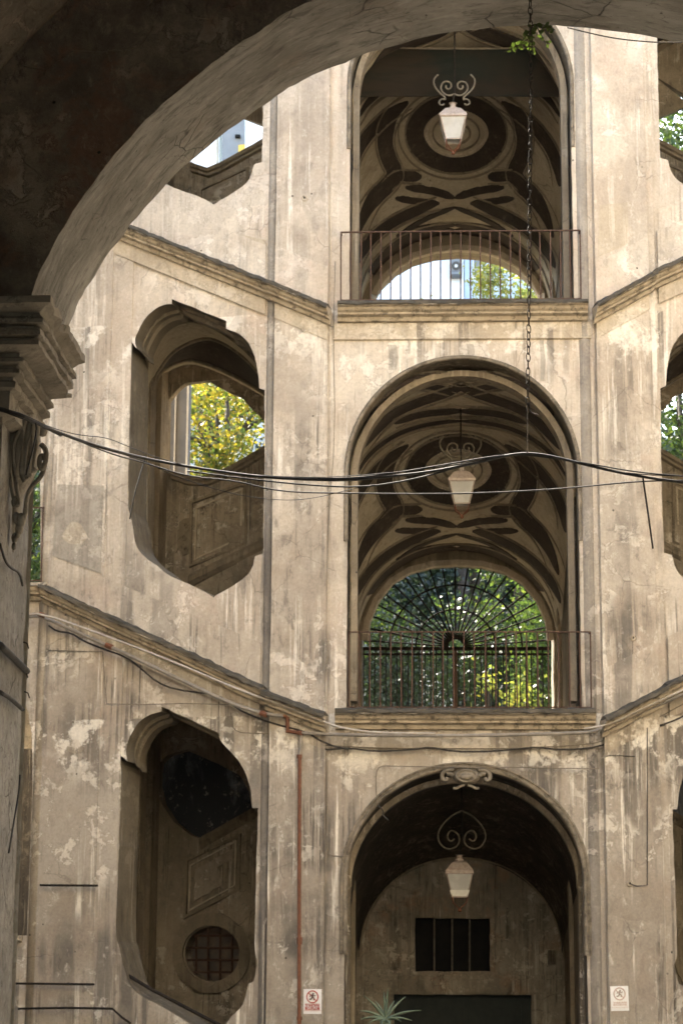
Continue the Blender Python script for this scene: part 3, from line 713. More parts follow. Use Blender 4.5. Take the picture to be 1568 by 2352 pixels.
# ---- central vaults
REARY = 6.9
def crown(y):                                # crown height above the floor along the passage
    t = min(1, max(0, (y-3.2)/2.6)); t = t*t*(3-2*t); return 4.50*(1-t)+3.42*t
WV = 1.56
def vs(x, y, fl):
    c = crown(y); return fl+c-1.47+1.47*math.sqrt(max(0, 1-(x/WV)**2))
def vhit(px, py, fl):
    d = ray(px, py); t0 = (0.3-POS.y)/d.y; t1 = (REARY+.6-POS.y)/d.y; prev = None
    for i in range(401):
        t = t0+(t1-t0)*i/400; P = POS+d*t
        if abs(P.x) >= WV: return Vector((math.copysign(WV-.005, P.x), P.y, P.z))
        f = P.z-vs(P.x, P.y, fl)
        if f > 0: return P
    return None
VPAR = [None]
def vault(fl, nm, base, dark):
    rows = []
    for i in range(70):
        y = .3+(REARY-.3)*i/69
        rows.append([Vector((-WV*math.cos(math.pi*j/72), y, vs(-WV*math.cos(math.pi*j/72), y, fl))) for j in range(73)])
    mb = MB().grid(rows); mb.grid([[v*1.0+Vector((0, 0, .15)) for v in r_] for r_ in rows]); VPAR[0] = mb.build('painted_vault', base, B, True)
def band(pts, wpx, fl_src, fl, mat, nm='painted_band', closed=False, lift=.022, half=False, shift=0.0):
    """a painted stucco band lying on the vault; traced once and laid on both vaults"""
    P = smoothpath([Vector((a, b)) for a, b in pts], 3, closed); rows = []
    n_ = len(P)
    for i, p in enumerate(P):
        a = P[(i-1) % n_] if (closed or i) else p; b = P[(i+1) % n_] if (closed or i < n_-1) else p
        t = (b-a)
        if t.length < 1e-6: continue
        t.normalize(); nn = Vector((-t.y, t.x)); row = []
        tp = 1.0 if closed else min(1, .06+min(i, n_-1-i)/(n_*.26))
        for k in (-1, -.5, 0, .5, 1):
            q = vhit(p.x+nn.x*(shift+wpx*.5*k*tp), p.y+nn.y*(shift+wpx*.5*k*tp), fl_src)
            if q is None: row = None; break
            row.append(q)
        if row is None: continue
        rows.append([Vector((q.x*.996, q.y, q.z+(fl-fl_src)-lift)) for q in row])
    if len(rows) < 2: return
    if closed: rows.append(rows[0])
    if half:
        for e in (0, -1): MB().tube([r_[e]-Vector((0, 0, .012)) for r_ in rows[3:-3]], .016, 6).build('stucco_ridge', M['vault_light'], B, True)
    mb = MB().grid(rows); mb.grid([[v+Vector((0, 0, .02)) for v in (r_[0], r_[-1])] for r_ in rows])
    # narrow side faces
    for e in (0, -1): mb.grid([[r_[e], r_[e]+Vector((0, 0, .02))] for r_ in rows])
    mb.build(nm, mat, VPAR[0], True)
Z = lambda pts: [(721+.54*a, .54*b) for a, b in pts]
Z2 = lambda pts: [(721+.54*a, 690+.54*b) for a, b in pts]
def mirz(pts, c): return [(2*c-a, b) for a, b in pts]
circ = lambda cx, cy, rx, ry, n=36: [(cx+rx*math.cos(2*math.pi*i/n), cy+ry*math.sin(2*math.pi*i/n)) for i in range(n)]
M['stucco_line'] = plaster('shadowed_stucco_line', (.2, .165, .12), (.28, .235, .17), (.2, .16, .12), (.1, .08, .06), (.4, .35, .27), streak=.2, scab=.3, zdirt_shade=False, sc=1.5, drip=0)
D3 = []                                      # strokes traced in the upper arch
half3 = [([(306, 462), (240, 515), (204, 580), (196, 655), (214, 725), (248, 785), (225, 835), (150, 900), (100, 985), (66, 1085)], 66, 1),
         ([(368, 806), (310, 806), (255, 800), (205, 850)], 42, 1),
         ([(306, 462), (220, 515), (140, 590), (80, 670), (46, 750), (36, 850)], 46, 1),
         ([(292, 856), (380, 864), (450, 880), (520, 904)], 30, 1),
         ([(245, 905), (310, 915), (380, 925), (450, 930)], 26, 1),
         ([(445, 928), (350, 958), (240, 1010), (150, 1075), (90, 1150), (58, 1225)], 42, 1),
         ([(255, 1085), (330, 1030), (430, 980), (522, 948)], 18, 1),
         ([(250, 1080), (340, 1048), (440, 1032), (522, 1030)], 20, 1),
         ([(110, 1400), (145, 1260), (215, 1165), (310, 1100), (410, 1068), (524, 1058)], 62, 1)]
H = lambda pts: [(784+.5*a, .5*b) for a, b in pts]
Dk = M['vault_dark']
for fl in (FL2, FL3):
    vault(fl, 'v', M['vault_light'], None)
    band(Z(circ(604, 560, 178, 138)), 42, FL3, fl, Dk, 'medallion_ring', True)
    for rx_, ry_, w_ in ((218, 172, 4), (248, 196, 3), (100, 74, 3)): band(Z(circ(604, 560, rx_, ry_)), w_, FL3, fl, M['stucco_line'], 'stucco_fillet', True, .03)
    band(Z(circ(604, 560, 128, 96)), 6, FL3, fl, M['trim'], 'medallion_moulding', True, .03)
    band(Z(circ(604, 562, 60, 44)), 5, FL3, fl, M['inner'], 'medallion_moulding', True, .02)
    for q, wd, mg in half3:
        band(H(q), wd*.54, FL3, fl, Dk); band(H(mirz(q, 520)), wd*.54, FL3, fl, Dk)
        if wd > 40:
            for sg in (-1, 1):
                band(H(q), 3.2, FL3, fl, M['stucco_line'], 'stucco_fillet', lift=.03, shift=sg*(wd*.27+4)); band(H(mirz(q, 520)), 3.2, FL3, fl, M['stucco_line'], 'stucco_fillet', lift=.03, shift=sg*(wd*.27+4))
    half2 = [([(40, 2010), (120, 1875), (230, 1785), (340, 1738), (450, 1722), (552, 1742)], 34),
             ([(90, 2060), (215, 1905), (330, 1850), (450, 1812), (580, 1765)], 36), ([(240, 1940), (330, 1905), (430, 1888), (552, 1884)], 26),
             ([(60, 2190), (120, 2085), (230, 2000), (340, 1955), (450, 1935), (548, 1930)], 16), ([(330, 1760), (420, 1770), (500, 1790)], 24)]
    for q, wd in half2:
        band(H(q), wd*.54, FL2, fl, Dk); band(H(mirz(q, 548)), wd*.54, FL2, fl, Dk)
        for sg in (-1, 1):
            band(H(q), 3, FL2, fl, M['stucco_line'], 'stucco_fillet', lift=.03, shift=sg*(wd*.27+4)); band(H(mirz(q, 548)), 3, FL2, fl, M['stucco_line'], 'stucco_fillet', lift=.03, shift=sg*(wd*.27+4))

for s in (-1, 1):
    MB().box((s*1.47, .9, 1.45), (.07, .16, 2.9)).build('jamb_respond', M['flaky'], B)
    MB().box((s*1.49, .66, 1.45), (.05, .1, 2.9)).build('jamb_respond', M['flaky'], B)
    for fl in (FL2, FL3): MB().box((s*1.49, .75, fl+1.45), (.06, .14, 2.9)).build('jamb_respond', M['flaky'], B)
# ---- rear walls of the central passage with their arches
def px_arch(pts, yy): return Y(yy).uvs(pts)
RY = 7.35
q3 = Y(RY).uvs([(1248, 720), (1246, 690), (1225, 655), (1190, 622), (1150, 600), (1100, 587), (1049, 583)])
q2 = Y(RY).uvs([(1268, 1660), (1268, 1480), (1262, 1435), (1240, 1385), (1205, 1342), (1160, 1315), (1105, 1301), (1049, 1298)])
def symm(q): c = q[-1][0]; return q + [(2*c-a, b) for a, b in q[-2::-1]]
for q, fl in ((symm(q2), FL2), (symm(q3), FL3)):
    q = [(a, max(b, fl-.04) if i in (0, len(q)-1) else b) for i, (a, b) in enumerate(q)]
    fr = Y(REARY)
    outer = [(-1.62, fl-.3), (1.62, fl-.3), (1.62, fl+4.9), (-1.62, fl+4.9)]
    MB().plate(fr, outer, [rough(q, .006, .1)], RY-REARY+.25).build('rear_arch_wall', M['inner'], B)
    archmold(MB(), fr, dens([Vector(a) for a in q[1:-1]], .12), [(0, 0), (0, .05), (-.1, .05), (-.1, 0)] if False else [(0.0, -.02), (.0, .04), (.09, .04), (.11, 0), (.11, -.02)]).build('rear_archivolt', M['trim'], B)
    molding(MB(), Y(REARY), (-1.5, fl+3.35), (1.5, fl+3.35), [(0, 0), (.0001, 0), (.0001, -.01), (0, -.01)]).build('hairline', M['inner'], B) if False else None
# ---- dark net stretched across the top of the upper vault
tp = thing('shade_net', 'dark green-brown net stretched across the top of the upper central arch', 'net', (0, .6, FL3+3.9))
fr = Y(1.5); rows = []
for i in range(9):
    t = i/8; row = []
    for j in range(25):
        s_ = j/24; x = 790+530*s_; y = 105+(222-105)*t + (6*math.sin(s_*3.1)-14*math.sin(s_*math.pi)*0)*1 - 8*math.sin(math.pi*s_)*t
        row.append(fr.p(x, y, .1*math.sin(t*3+s_*2)+.03*math.sin(s_*17)))
    rows.append(row)
o_ = MB().grid(rows); o_.grid([[v+Vector((0, .012, 0)) for v in r_] for r_ in rows]); o_.build('net_sheet', M['tarp'], tp, True)
MB().tube(rows[0], .014, 6).build('net_cord', M['grey_cable'], tp, True)

# ---- ground arch: vault, rear wall, barred window, door
GY = 5.0
half_r = (Y(GY).uv(1290, 2200)[0]-Y(GY).uv(826, 2200)[0])/2
rq = Y(GY).uvs([(826, 2200), (1290, 2200), (1058, 1974), (826, 2190)]); rxc = (rq[0][0]+rq[1][0])/2; rhw = (rq[1][0]-rq[0][0])/2; rsp = rq[3][1]; rcr = rq[2][1]
rows = []
for i in range(20):
    t = i/19; y = .5+(GY-.5)*t; t2 = max(0, (t-.25)/.75)**1.5
    hw = 1.5+(rhw-1.5)*t2; sp_ = (g1s-.05)*(1-t2)+rsp*t2; cr_ = (L1C-.02)*(1-t2)+rcr*t2
    rows.append([Vector((rxc*t2+hw*math.cos(math.pi*j/30), y, sp_+(cr_-sp_)*math.sin(math.pi*j/30))) for j in range(31)])
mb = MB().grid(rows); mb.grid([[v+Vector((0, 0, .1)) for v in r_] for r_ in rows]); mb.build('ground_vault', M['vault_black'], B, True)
for yy, rr, dr, z_ in ((1.0, .05, .0, 0),):
    archmold(MB(), Y(yy), [(1.49*math.cos(math.pi*j/30), g1s-.05+(L1C-g1s+.0)*math.sin(math.pi*j/30)) for j in range(31)], [(-.01, -.12), (-.01, .12), (.06, .1), (.06, -.1)]).build('vault_rib', M['rear'], B)
fr = Y(GY)
win = fr.uvs([(953, 2232), (1125, 2232), (1125, 2110), (953, 2110)]); dor = fr.uvs([(905, 2285), (1220, 2285)])
dtop = dor[0][1]
MB().plate(fr, [(-1.52, 0), (1.52, 0), (1.52, 4.4), (-1.52, 4.4)], [rough(win, .012, .08), rough([(dor[0][0], .01), (dor[1][0], .01), (dor[1][0], dtop), (dor[0][0], dtop)], .012, .1)], .3).build('ground_rear_wall', M['ground_inner'], B)
pts = fr.uvs([(826, 2200), (835, 2140), (860, 2080), (900, 2030), (950, 1995), (1000, 1980), (1058, 1974)])
c_ = pts[-1][0]; pts = pts+[(2*c_-a, b) for a, b in pts[-2::-1]]
archmold(MB(), fr, dens([Vector(a) for a in smoothpath(pts, 1)], .1), [(0, 0), (0, .09), (.07, .07), (.07, 0)]).build('wall_rib', M['inner'], B)
MB().plate(fr, fr.uvs([(835, 2285), (1290, 2285), (1290, 2240), (835, 2240)]), [], .03, off=.03).build('stone_lintel', M['ground_inner'], B)
for a, b in ((840, 955), (960, 1010), (1014, 1120), (1124, 1210), (1214, 1285)):
    MB().plate(fr, rough(fr.uvs([(a, 2280), (b, 2279), (b, 2252), (a, 2253)]), .012, .06, 8, seed=a), [], .02, off=.05).build('stone', M['ground_inner'], B)
MB().plate(fr, rough(fr.uvs([(845, 2250), (1290, 2250), (1290, 2242), (845, 2243)]), .006, .06, 8), [], .02, off=.055).build('ledge', M['ground_inner'], B)
wn = MB().plate(fr, fr.uvs([(945, 2240), (1132, 2240), (1132, 2102), (945, 2102)]), [], .03, off=-.26).build('window_recess', M['black_void'], B)
for x in (997, 1038, 1078): MB().tube([fr.p(x, 2110, -.1), fr.p(x, 2232, -.1)], .014, 6).build('window_bar', M['pale_iron'], B)
dd = MB().plate(fr, [(dor[0][0]-.02, 0), (dor[1][0]+.02, 0), (dor[1][0]+.02, dtop+.02), (dor[0][0]-.02, dtop+.02)], [], .05, off=-.16).build('door', M['door'], B)
for x0, x1 in ((915, 1055), (1065, 1210)):
    a = fr.uv(x0, 2295)[0]; b = fr.uv(x1, 2295)[0]
    MB().plate(fr, [(a, .2), (b, .2), (b, dtop-.05), (a, dtop-.05)], [[(a+.08, .3), (b-.08, .3), (b-.08, dtop-.13), (a+.08, dtop-.13)]], .03, off=-.13).build('door_frame_panel', M['door'], dd)
MB().box(fr.p(1268, 2200, .05), (.12, .1, .2)).build('meter_box', M['rear'], B)

# ---- far left turret: landing opening, dark arch below, rounded corner
LL = Frame(L.at(UFAR, 0), (-1, 0, 0), (0, -1, 0))
hA = LL.uvs([(93, 1342), (93, 1150), (90, 1060), (70, 980), (20, 930), (-60, 930), (-60, 1342)])
hB = LL.uvs([(62, 2150), (68, 2000), (75, 1800), (74, 1700), (66, 1640), (50, 1590), (30, 1560), (-80, 1560), (-80, 2150)])
MB().plate(LL, [(-.02, 0), (2.5, 0), (2.5, top), (-.02, top)], [rough(hA, .005, .1), rough(hB, .005, .1)], .5, mark=True).build('turret_wall', M['wall'], B)
MB().tube([LL.at(-.0, 0, -.02), LL.at(-.0, top, -.02)], .085, 16).build('corner_column', M['wall'], B, True)
za = LL.uv(80, 1344)[1]
molding(MB(), LL, (-.05, za), (2.4, za), PROF).build('cornice', M['cornice'], B)
zs = LL.uv(60, 2150)[1]
molding(MB(), LL, (.15, zs), (1.6, zs), [(0, 0), (.08, 0), (.08, -.06), (0, -.08)]).build('window_sill', M['cornice'], B)
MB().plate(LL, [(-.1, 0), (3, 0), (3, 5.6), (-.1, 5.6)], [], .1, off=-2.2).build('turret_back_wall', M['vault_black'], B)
MB().plate(LL, LL.uvs([(-90, 1560), (75, 1560), (72, 1720), (-90, 1720)], -1.2), [], .1, off=-1.2).build('turret_vault', M['rear'], B)
RR = Frame(R.at(UFAR, 0), (1, 0, 0), (0, -1, 0))
MB().plate(RR, [(-.02, 0), (2.5, 0), (2.5, top), (-.02, top)], [], .5).build('turret_wall', M['wall'], B)
# roof slab so that no sky falls into the stairs from above
MB().box((0, 3.8, top+.1), (16, 9, .2)).build('roof_slab', M['wall'], B)

# small marks: holes left by fixings, repair patches
for fr, x, y in ((L, 700, 455), (L, 700, 757), (R, 1453, 1466), (R, 1445, 2030)):
    MB().tube([fr.p(x, y, .085), fr.p(x, y, .06)], .042 if x > 1400 else .028, 10).build('fixing_hole', M['black_void'], B)
    MB().tube([fr.p(x+5*math.cos(a), y+5*math.sin(a), .082) for a in [i*.63 for i in range(10)]], .018, 6, True).build('hole_rim', M['trim'], B)
MB().plate(R, rough(R.uvs([(1402, 358), (1444, 356), (1448, 362), (1447, 388), (1440, 396), (1405, 395), (1400, 385)], .08), .006, .05), [], .004, off=.0795).build('repair_patch', M['court_wall'], B)
for cx_, cy_, rr_ in ((172, 1225, 26), (172, 1715, 17)):
    q = L.uvs([(cx_+rr_*math.cos(a)*(1+.2*math.sin(3*a)), cy_+rr_*math.sin(a)) for a in [i*.35 for i in range(18)]], .055)
    MB().plate(L, rough(q, .01, .04, 8), [], .012, off=.06).build('repair_patch', M['trim'], B)
MB().plate(L, rough(L.uvs([(132, 1112), (238, 1116), (232, 1318), (120, 1276)], .055), .006, .1), [], .006, off=.057).build('repair_patch', M['groove_shade2'], B)
MB().plate(L, rough(L.uvs([(195, 1380), (240, 1392), (238, 1440), (196, 1420)], .055), .01, .1), [], .006, off=.035).build('repair_patch', M['trim'], B)
MB().plate(L, rough(L.uvs([(560, 540), (612, 552), (612, 575), (585, 562)], .02), .01, .1), [], .006, off=.039).build('repair_patch', M['trim'], B)
MB().plate(R, rough(R.uvs([(1376, 470), (1440, 465), (1442, 560), (1372, 590)], .08), .008, .06), [], .004, off=.089).build('repair_patch', M['trim'], B)
for x0, x1, y0, y1 in ((890, 910, 792, 850), (934, 940, 768, 812), (1070, 1086, 790, 822), (1238, 1248, 775, 875)):
    MB().plate(C, rough(C.uvs([(x0, y0), (x1, y0), (x1+4, (y0+y1)/2), (x1+1, y1), (x0+2, y1), (x0+3, (y0+y1)/2)], 0), .006, .05), [], .003, off=.0035).build('mortar_strip', M['groove_shade2'], B)
# grey rain stripe on the right pilaster under the plaster scar (a painted-on mortar strip)
MB().plate(R, rough(R.uvs([(1432, 1775), (1446, 1775), (1450, 1850), (1452, 1960), (1447, 2080), (1440, 2140), (1436, 2080), (1432, 1960)], .08), .006, .06), [], .003, off=.079).build('mortar_strip', simple('grey_mortar', (.2, .175, .14), (.16, .135, .105), .9, 6), B)
MB().plate(R, rough(R.uvs([(1405, 1735), (1420, 1700), (1445, 1700), (1458, 1730), (1450, 1762), (1440, 1772), (1425, 1770)], .08), .012, .05), [], .006, off=.081).build('repair_patch', M['trim'], B)

# ================================================================== RAILINGS
def railing(fr, x0, x1, zb, zt, yoff, n, label, grp, first=0.0):
    base = fr.at((x0+x1)/2, zb, yoff); t = thing('railing', label, 'railing', base, grp)
    MB().box(fr.at((x0+x1)/2, zt, yoff), (abs(x1-x0), .03, .014), (fr.u, fr.n, Vector((0, 0, 1)))).build('top_rail', M['rust'], t)
    MB().box(fr.at((x0+x1)/2, zb+.05, yoff), (abs(x1-x0), .03, .012), (fr.u, fr.n, Vector((0, 0, 1)))).build('bottom_rail', M['rust'], t)
    proto = None
    for i in range(n):
        x = x0+(x1-x0)*(i+first)/(n-1+first*2)
        if proto is None:
            proto = MB().tube([Vector((0, 0, 0)), Vector((0, 0, zt-zb))], .0095, 6)
            me = bpy.data.meshes.new('baluster'); me.from_pydata([tuple(v) for v in proto.v], [], proto.f); me.materials.append(M['rust']); proto = me
        o = bpy.data.objects.new('baluster', proto); COL.objects.link(o); o.parent = t
        o.location = fr.at(x, zb, yoff)-base; o.rotation_euler = (RAD(random.uniform(-.5, .5)), RAD(random.uniform(-.5, .5)), 0)
    for x, s in ((x0, -1), (x1, 1)):
        MB().tube([fr.at(x, zt, yoff), fr.at(x, zt, 0)], .012, 6).build('wall_hook', M['rust'], t)
    return t
r2 = C.uv(780, 1452, .13)[1]; r3 = C.uv(780, 533, .13)[1]
xa, xb = C.uv(783, 1500, .13)[0], C.uv(1355, 1500, .13)[0]
railing(C, xa+.1, xb, FL2+.0, r2, .13, 24, 'rusty railing across the middle central arch, in front of the fan grille', 'railings of the central arches')
MB_ = C.uv(783, 600, .13)[0], C.uv(1332, 600, .13)[0]
railing(C, MB_[0], MB_[1], FL3+.0, r3, .13, 25, 'rusty railing across the upper central arch, in front of the white sky', 'railings of the central arches')
rl = LL.uv(80, 1166, .05)[1]
railing(LL, LL.uv(97, 1250, .05)[0], LL.uv(97, 1250, .05)[0]+1.1, za, rl, .05, 8, 'rusty railing of the small landing at far left beside the stone console', None)

# ================================================================== FAN GRILLE GATE in the middle rear arch
gy = RY-.1; fr = Y(gy)
gt = thing('iron_gate', 'black iron gate with semicircular fan grille filling the middle rear arch', 'gate', fr.at(0, FL2, 0))
hc = fr.uv(1046, 1486); ro = (fr.uv(1268, 1486)[0]-fr.uv(826, 1486)[0])/2-.02
for i in range(21):
    a = math.pi*(i+.5)/21
    P0 = fr.at(hc[0]+.14*math.cos(a), hc[1]+.14*math.sin(a)); P1 = fr.at(hc[0]+ro*math.cos(a), hc[1]+ro*.95*math.sin(a))
    MB().tube([P0, P1], .014, 6).build('fan_ray', M['iron'], gt)
for rr in (.09, .42, .70, 1.0):
    MB().tube([fr.at(hc[0]+ro*rr*math.cos(a), hc[1]+ro*(rr*.95)*math.sin(a)) for a in [math.pi*i/30 for i in range(31)]] if rr > .1 else [fr.at(hc[0]+.13*math.cos(a), hc[1]+.13*math.sin(a)) for a in [math.pi*i/30 for i in range(31)]], .014, 6).build('fan_hoop', M['iron'], gt)
MB().box(fr.at(hc[0], hc[1]-.03), (2*ro, .05, .05)).build('transom', M['iron'], gt)
MB().box(fr.at(hc[0], hc[1]-.12), (2*ro, .04, .03)).build('lower_transom', M['iron'], gt)
for i in range(34):
    x = hc[0]-ro+2*ro*(i+.5)/34
    MB().tube([fr.at(x, FL2), fr.at(x, hc[1]-.03)], .009, 6).build('gate_bar', M['iron'], gt)
MB().box(fr.at(hc[0], (FL2+hc[1])/2), (.05, .05, hc[1]-FL2)).build('centre_post', M['rust'], gt)

# ================================================================== LANTERNS
def lantern(cx, ytop, scroll, topy, label, level, yy=2.2, bulb=False):
    """cx, ytop: roof eaves in the picture; scroll polylines given relative to the rod"""
    fr = Y(yy); c = fr.p(cx, ytop)
    t = thing('lantern', label, 'lantern', c, 'hanging lanterns of the central arches')
    def fr4(z, h, rot=0): return [c+Vector((sx*h, sy*h, z)) for sx, sy in ((-1, -1), (1, -1), (1, 1), (-1, 1))]
    # roof
    mb = MB(); rows = [fr4(0, .19), fr4(.035, .185), fr4(.14, .105), fr4(.16, .07)]; mb.grid(rows, True); i = len(mb.v); mb.f.append((0, 1, 2, 3)); mb.f.append((i-4, i-3, i-2, i-1))
    rf = mb.build('lantern_roof', M['lamp_white'], t)
    MB().tube([c+Vector((0, 0, .16)), c+Vector((0, 0, .185)), c+Vector((0, 0, .2)), c+Vector((0, 0, .24)), c+Vector((0, 0, .25))], [.06, .06, .035, .035, .06], 10).build('roof_cap', M['lamp_white'], rf)
    # glass
    for k in range(4):
        a = fr4(-.005, .168); b = fr4(-.30, .098); k2 = (k+1) % 4
        mid = (a[k]+a[k2]+b[k]+b[k2])/4; nn = ((a[k2]-a[k]).cross(b[k]-a[k])).normalized()
        if nn.dot(mid-c) < 0: nn = -nn
        q = [a[k], a[k2], b[k2], b[k]]; mb = MB(); i = 0
        mb.v += q+[v-nn*.006 for v in q]; mb.f += [(0, 1, 2, 3), (7, 6, 5, 4), (0, 4, 5, 1), (1, 5, 6, 2), (2, 6, 7, 3), (3, 7, 4, 0)]
        mb.build('glass_pane', M['frost'], t)
        MB().tube([a[k], b[k]], .009, 5).build('corner_bar', M['lamp_white'], t)
    for z, h in ((-.0, .172), (-.30, .1)):
        MB().tube(fr4(z, h), .01, 5, True).build('frame_hoop', M['lamp_white'], t)
    if bulb:
        for k in range(4):
            aa = fr4(-.215, .127); bb = fr4(-.296, .101); k2 = (k+1) % 4; g_ = 1.03
            MB().quad(*[c+Vector(((v-c).x*g_, (v-c).y*g_, (v-c).z)) for v in (aa[k], aa[k2], bb[k2], bb[k])]).build('white_lower_pane', M['lamp_shade'], t)
    if bulb: MB().tube([c+Vector((0, 0, -.292)), c+Vector((0, 0, -.18))], [.09, .115], 12).build('bulb_shade', M['lamp_shade'], t, True)
    for sx, sy in ((-1, -1), (1, -1), (1, 1), (-1, 1)):
        MB().tube([c+Vector((sx*.1, sy*.1, -.31)), c+Vector((sx*.085, sy*.085, -.38)), c+Vector((sx*.03, sy*.03, -.43)), c+Vector((0, 0, -.46))], .009, 5).build('foot_scroll', M['pipe_red'], t)
    MB().ball(c+Vector((0, 0, -.475)), .028, (1, 1, 1), 8).build('finial', M['pipe_red'], t, True)
    # hanger
    rod_top = fr.p(scroll['cx'], topy)
    MB().tube([c+Vector((0, 0, .25)), Vector((rod_top.x, rod_top.y, c.z+.45)), rod_top], .012, 6).build('hanging_rod', M['iron'], t)
    for pl in scroll['lines']:
        for s in (1, -1):
            P = [fr.p(scroll['cx']+s*(a-scroll['zc'])*.54, scroll['oy']+b*.54) for a, b in smoothpath([Vector(q) for q in pl], 2)]
            MB().tube(P, .0125, 6).build('iron_scroll', M['pale_iron'], t, True)
    return t
ly = [[(555, 440), (545, 447), (532, 440), (532, 428), (545, 418), (560, 424), (556, 410), (540, 398), (518, 375), (508, 350), (512, 330), (528, 315)],
      [(596, 398), (575, 407), (550, 395), (538, 375), (545, 350), (565, 343), (582, 350), (585, 368), (572, 380), (560, 372), (562, 362)]]
lantern(1040, 276, dict(cx=1043, zc=597, oy=0, lines=ly), 40, 'upper lantern hanging before the round ceiling medallion of the top arch', 3, yy=1.0)
lantern(1060, 1110, dict(cx=1057, zc=597, oy=832, lines=ly+[[(597, 305), (560, 330), (530, 380)]] if False else ly), 830, 'middle lantern with pinkish roof hanging above the fan grille', 2)
ly1 = [[(628, 255), (590, 272), (548, 310), (526, 350), (528, 385), (550, 413), (580, 420), (610, 405), (620, 380), (610, 350), (585, 338), (568, 352), (567, 375), (582, 388), (597, 375)]]
lantern(1055, 2008, dict(cx=1060, zc=628, oy=1725, lines=ly1), 1800, 'lowest lantern with a white bulb shade inside, above the barred black window', 1, bulb=True)

# ================================================================== PIPES AND CABLES ON THE WALL
def fr_of(x): return L if x < 757 else (C if x < 1362 else R)
def wallpath(pts, off=.12):
    out = []
    for x, y in pts:
        f = fr_of(x); out.append(f.p(x, y, off))
    return out
def run(name, pts, r, mat, label, cat, off=.12, sm=1, grp=None, n=8):
    P = smoothpath(wallpath(pts, off), sm) if sm else wallpath(pts, off)
    o = MB().tube(P, r, n).build(name, mat, None, True); return tag(o, label, cat, grp)
run('conduit', [(60, 1414), (96, 1409), (245, 1462), (385, 1515), (565, 1592), (640, 1616), (756, 1664), (790, 1674), (860, 1684), (1000, 1686)], .015, M['pipe_pale'], 'thin pale conduit descending along the lower left sloping cornice', 'pipe', .27)
run('water_pipe', [(60, 1416), (98, 1416), (175, 1452), (250, 1485), (300, 1507), (415, 1562), (530, 1617), (605, 1640), (650, 1645)], .024, M['pipe_grey'], 'grey water pipe with rusty joints under the lower left sloping cornice', 'pipe', .19)
pp = thing('drain_pipe', 'red oxide drain pipe running down the left pilaster beside the prohibition sign', 'pipe', L.p(687, 2352, .15))
MB().tube(wallpath([(650, 1645), (660, 1648), (660, 1680), (692, 1684), (692, 1690)], .15), .028, 8).build('elbow_joint', M['pipe_red'], pp)
MB().tube(wallpath([(692, 1686), (688, 1735)], .15), .022, 8).build('upper_pipe', M['pipe_grey'], pp)
MB().tube(wallpath([(688, 1735), (687, 2000), (687, 2400), (686, 2560)], .15), .023, 8).build('lower_pipe', M['pipe_red'], pp)
for y in (1738, 2158, 2166, 2340):
    MB().tube([L.p(687.5, y-4, .15), L.p(687.5, y+4, .15)], .034, 10).build('collar', M['pipe_red'], pp)
for x, y in ((250, 1484), (605, 1640), (97, 1414)):
    a = L.p(x-7, y-3, .19); b = L.p(x+8, y+3.5, .19)
    tag(MB().tube([a, b], .036, 8).build('pipe_joint', M['pipe_red']), 'rusty joint on the grey pipe %s' % {250: 'above the left window strip', 605: 'beside the pilaster corner', 97: 'at the far left column'}[x], 'pipe joint', 'rusty joints of the grey pipe')
run('water_pipe', [(692, 1684), (740, 1686), (780, 1688), (900, 1690), (1100, 1690), (1340, 1684), (1375, 1678), (1440, 1650), (1500, 1625), (1600, 1580)], .022, M['pipe_grey'], 'grey pipe crossing the central wall under the middle cornice', 'pipe', .15)
run('conduit', [(1340, 1675), (1385, 1668), (1420, 1655), (1480, 1625), (1540, 1598), (1620, 1562)], .013, M['pipe_pale'], 'thin pale conduit rising along the lower right sloping cornice', 'pipe', .27)
WC = 'dusty cable '
run('wall_cable', [(112, 1437), (130, 1450), (165, 1454), (190, 1472), (235, 1490), (290, 1509), (325, 1537), (360, 1567), (400, 1584), (500, 1597), (530, 1617), (560, 1637), (625, 1662), (700, 1680), (750, 1710), (800, 1722)], .012, M['cable'], 'dark slack cable drooping below the grey pipe on the left wall', 'cable', .1)
run('wall_cable', [(112, 1494), (180, 1496), (236, 1497), (240, 1560), (245, 1617), (330, 1619), (425, 1616), (525, 1619)], .006, M['grey_cable'], 'thin dusty cable stepping down above the lowest left window', 'cable', .07, 0)
run('wall_cable', [(530, 1637), (532, 1667), (545, 1682), (580, 1685), (625, 1685), (680, 1690)], .006, M['grey_cable'], 'thin cable loop beside the slanted head of the lowest left window', 'cable', .07)
run('wall_cable', [(690, 1700), (740, 1724), (800, 1718), (860, 1727), (950, 1722), (990, 1716), (1040, 1727), (1120, 1727), (1200, 1720), (1230, 1716), (1290, 1724), (1380, 1716), (1430, 1690), (1480, 1672), (1530, 1664), (1600, 1630)], .011, M['cable'], 'dark wavy cable crossing above the lowest central arch', 'cable', .06)
run('wall_cable', [(745, 1712), (850, 1718), (1000, 1720), (1150, 1720), (1300, 1714), (1380, 1706), (1440, 1680), (1500, 1655), (1600, 1600)], .006, M['grey_cable'], 'thin dusty cable just above the dark wavy cable', 'cable', .055)
run('wall_cable', [(868, 1850), (863, 1820), (863, 1775), (872, 1760), (900, 1760), (1000, 1762), (1100, 1764), (1190, 1762), (1250, 1765), (1375, 1766)], .006, M['grey_cable'], 'thin cable with a short drop onto the lowest arch moulding', 'cable', .05)
run('wall_cable', [(868, 1850), (880, 1862), (878, 1872), (892, 1885)], .008, M['cable'], 'short cable end crossing the lowest arch moulding', 'cable', .1)
run('wall_cable', [(748, 1730), (750, 1800), (749, 1960), (770, 1968), (798, 1966)], .006, M['grey_cable'], 'thin yellowish cable down the left edge of the lowest central arch', 'cable', .03)
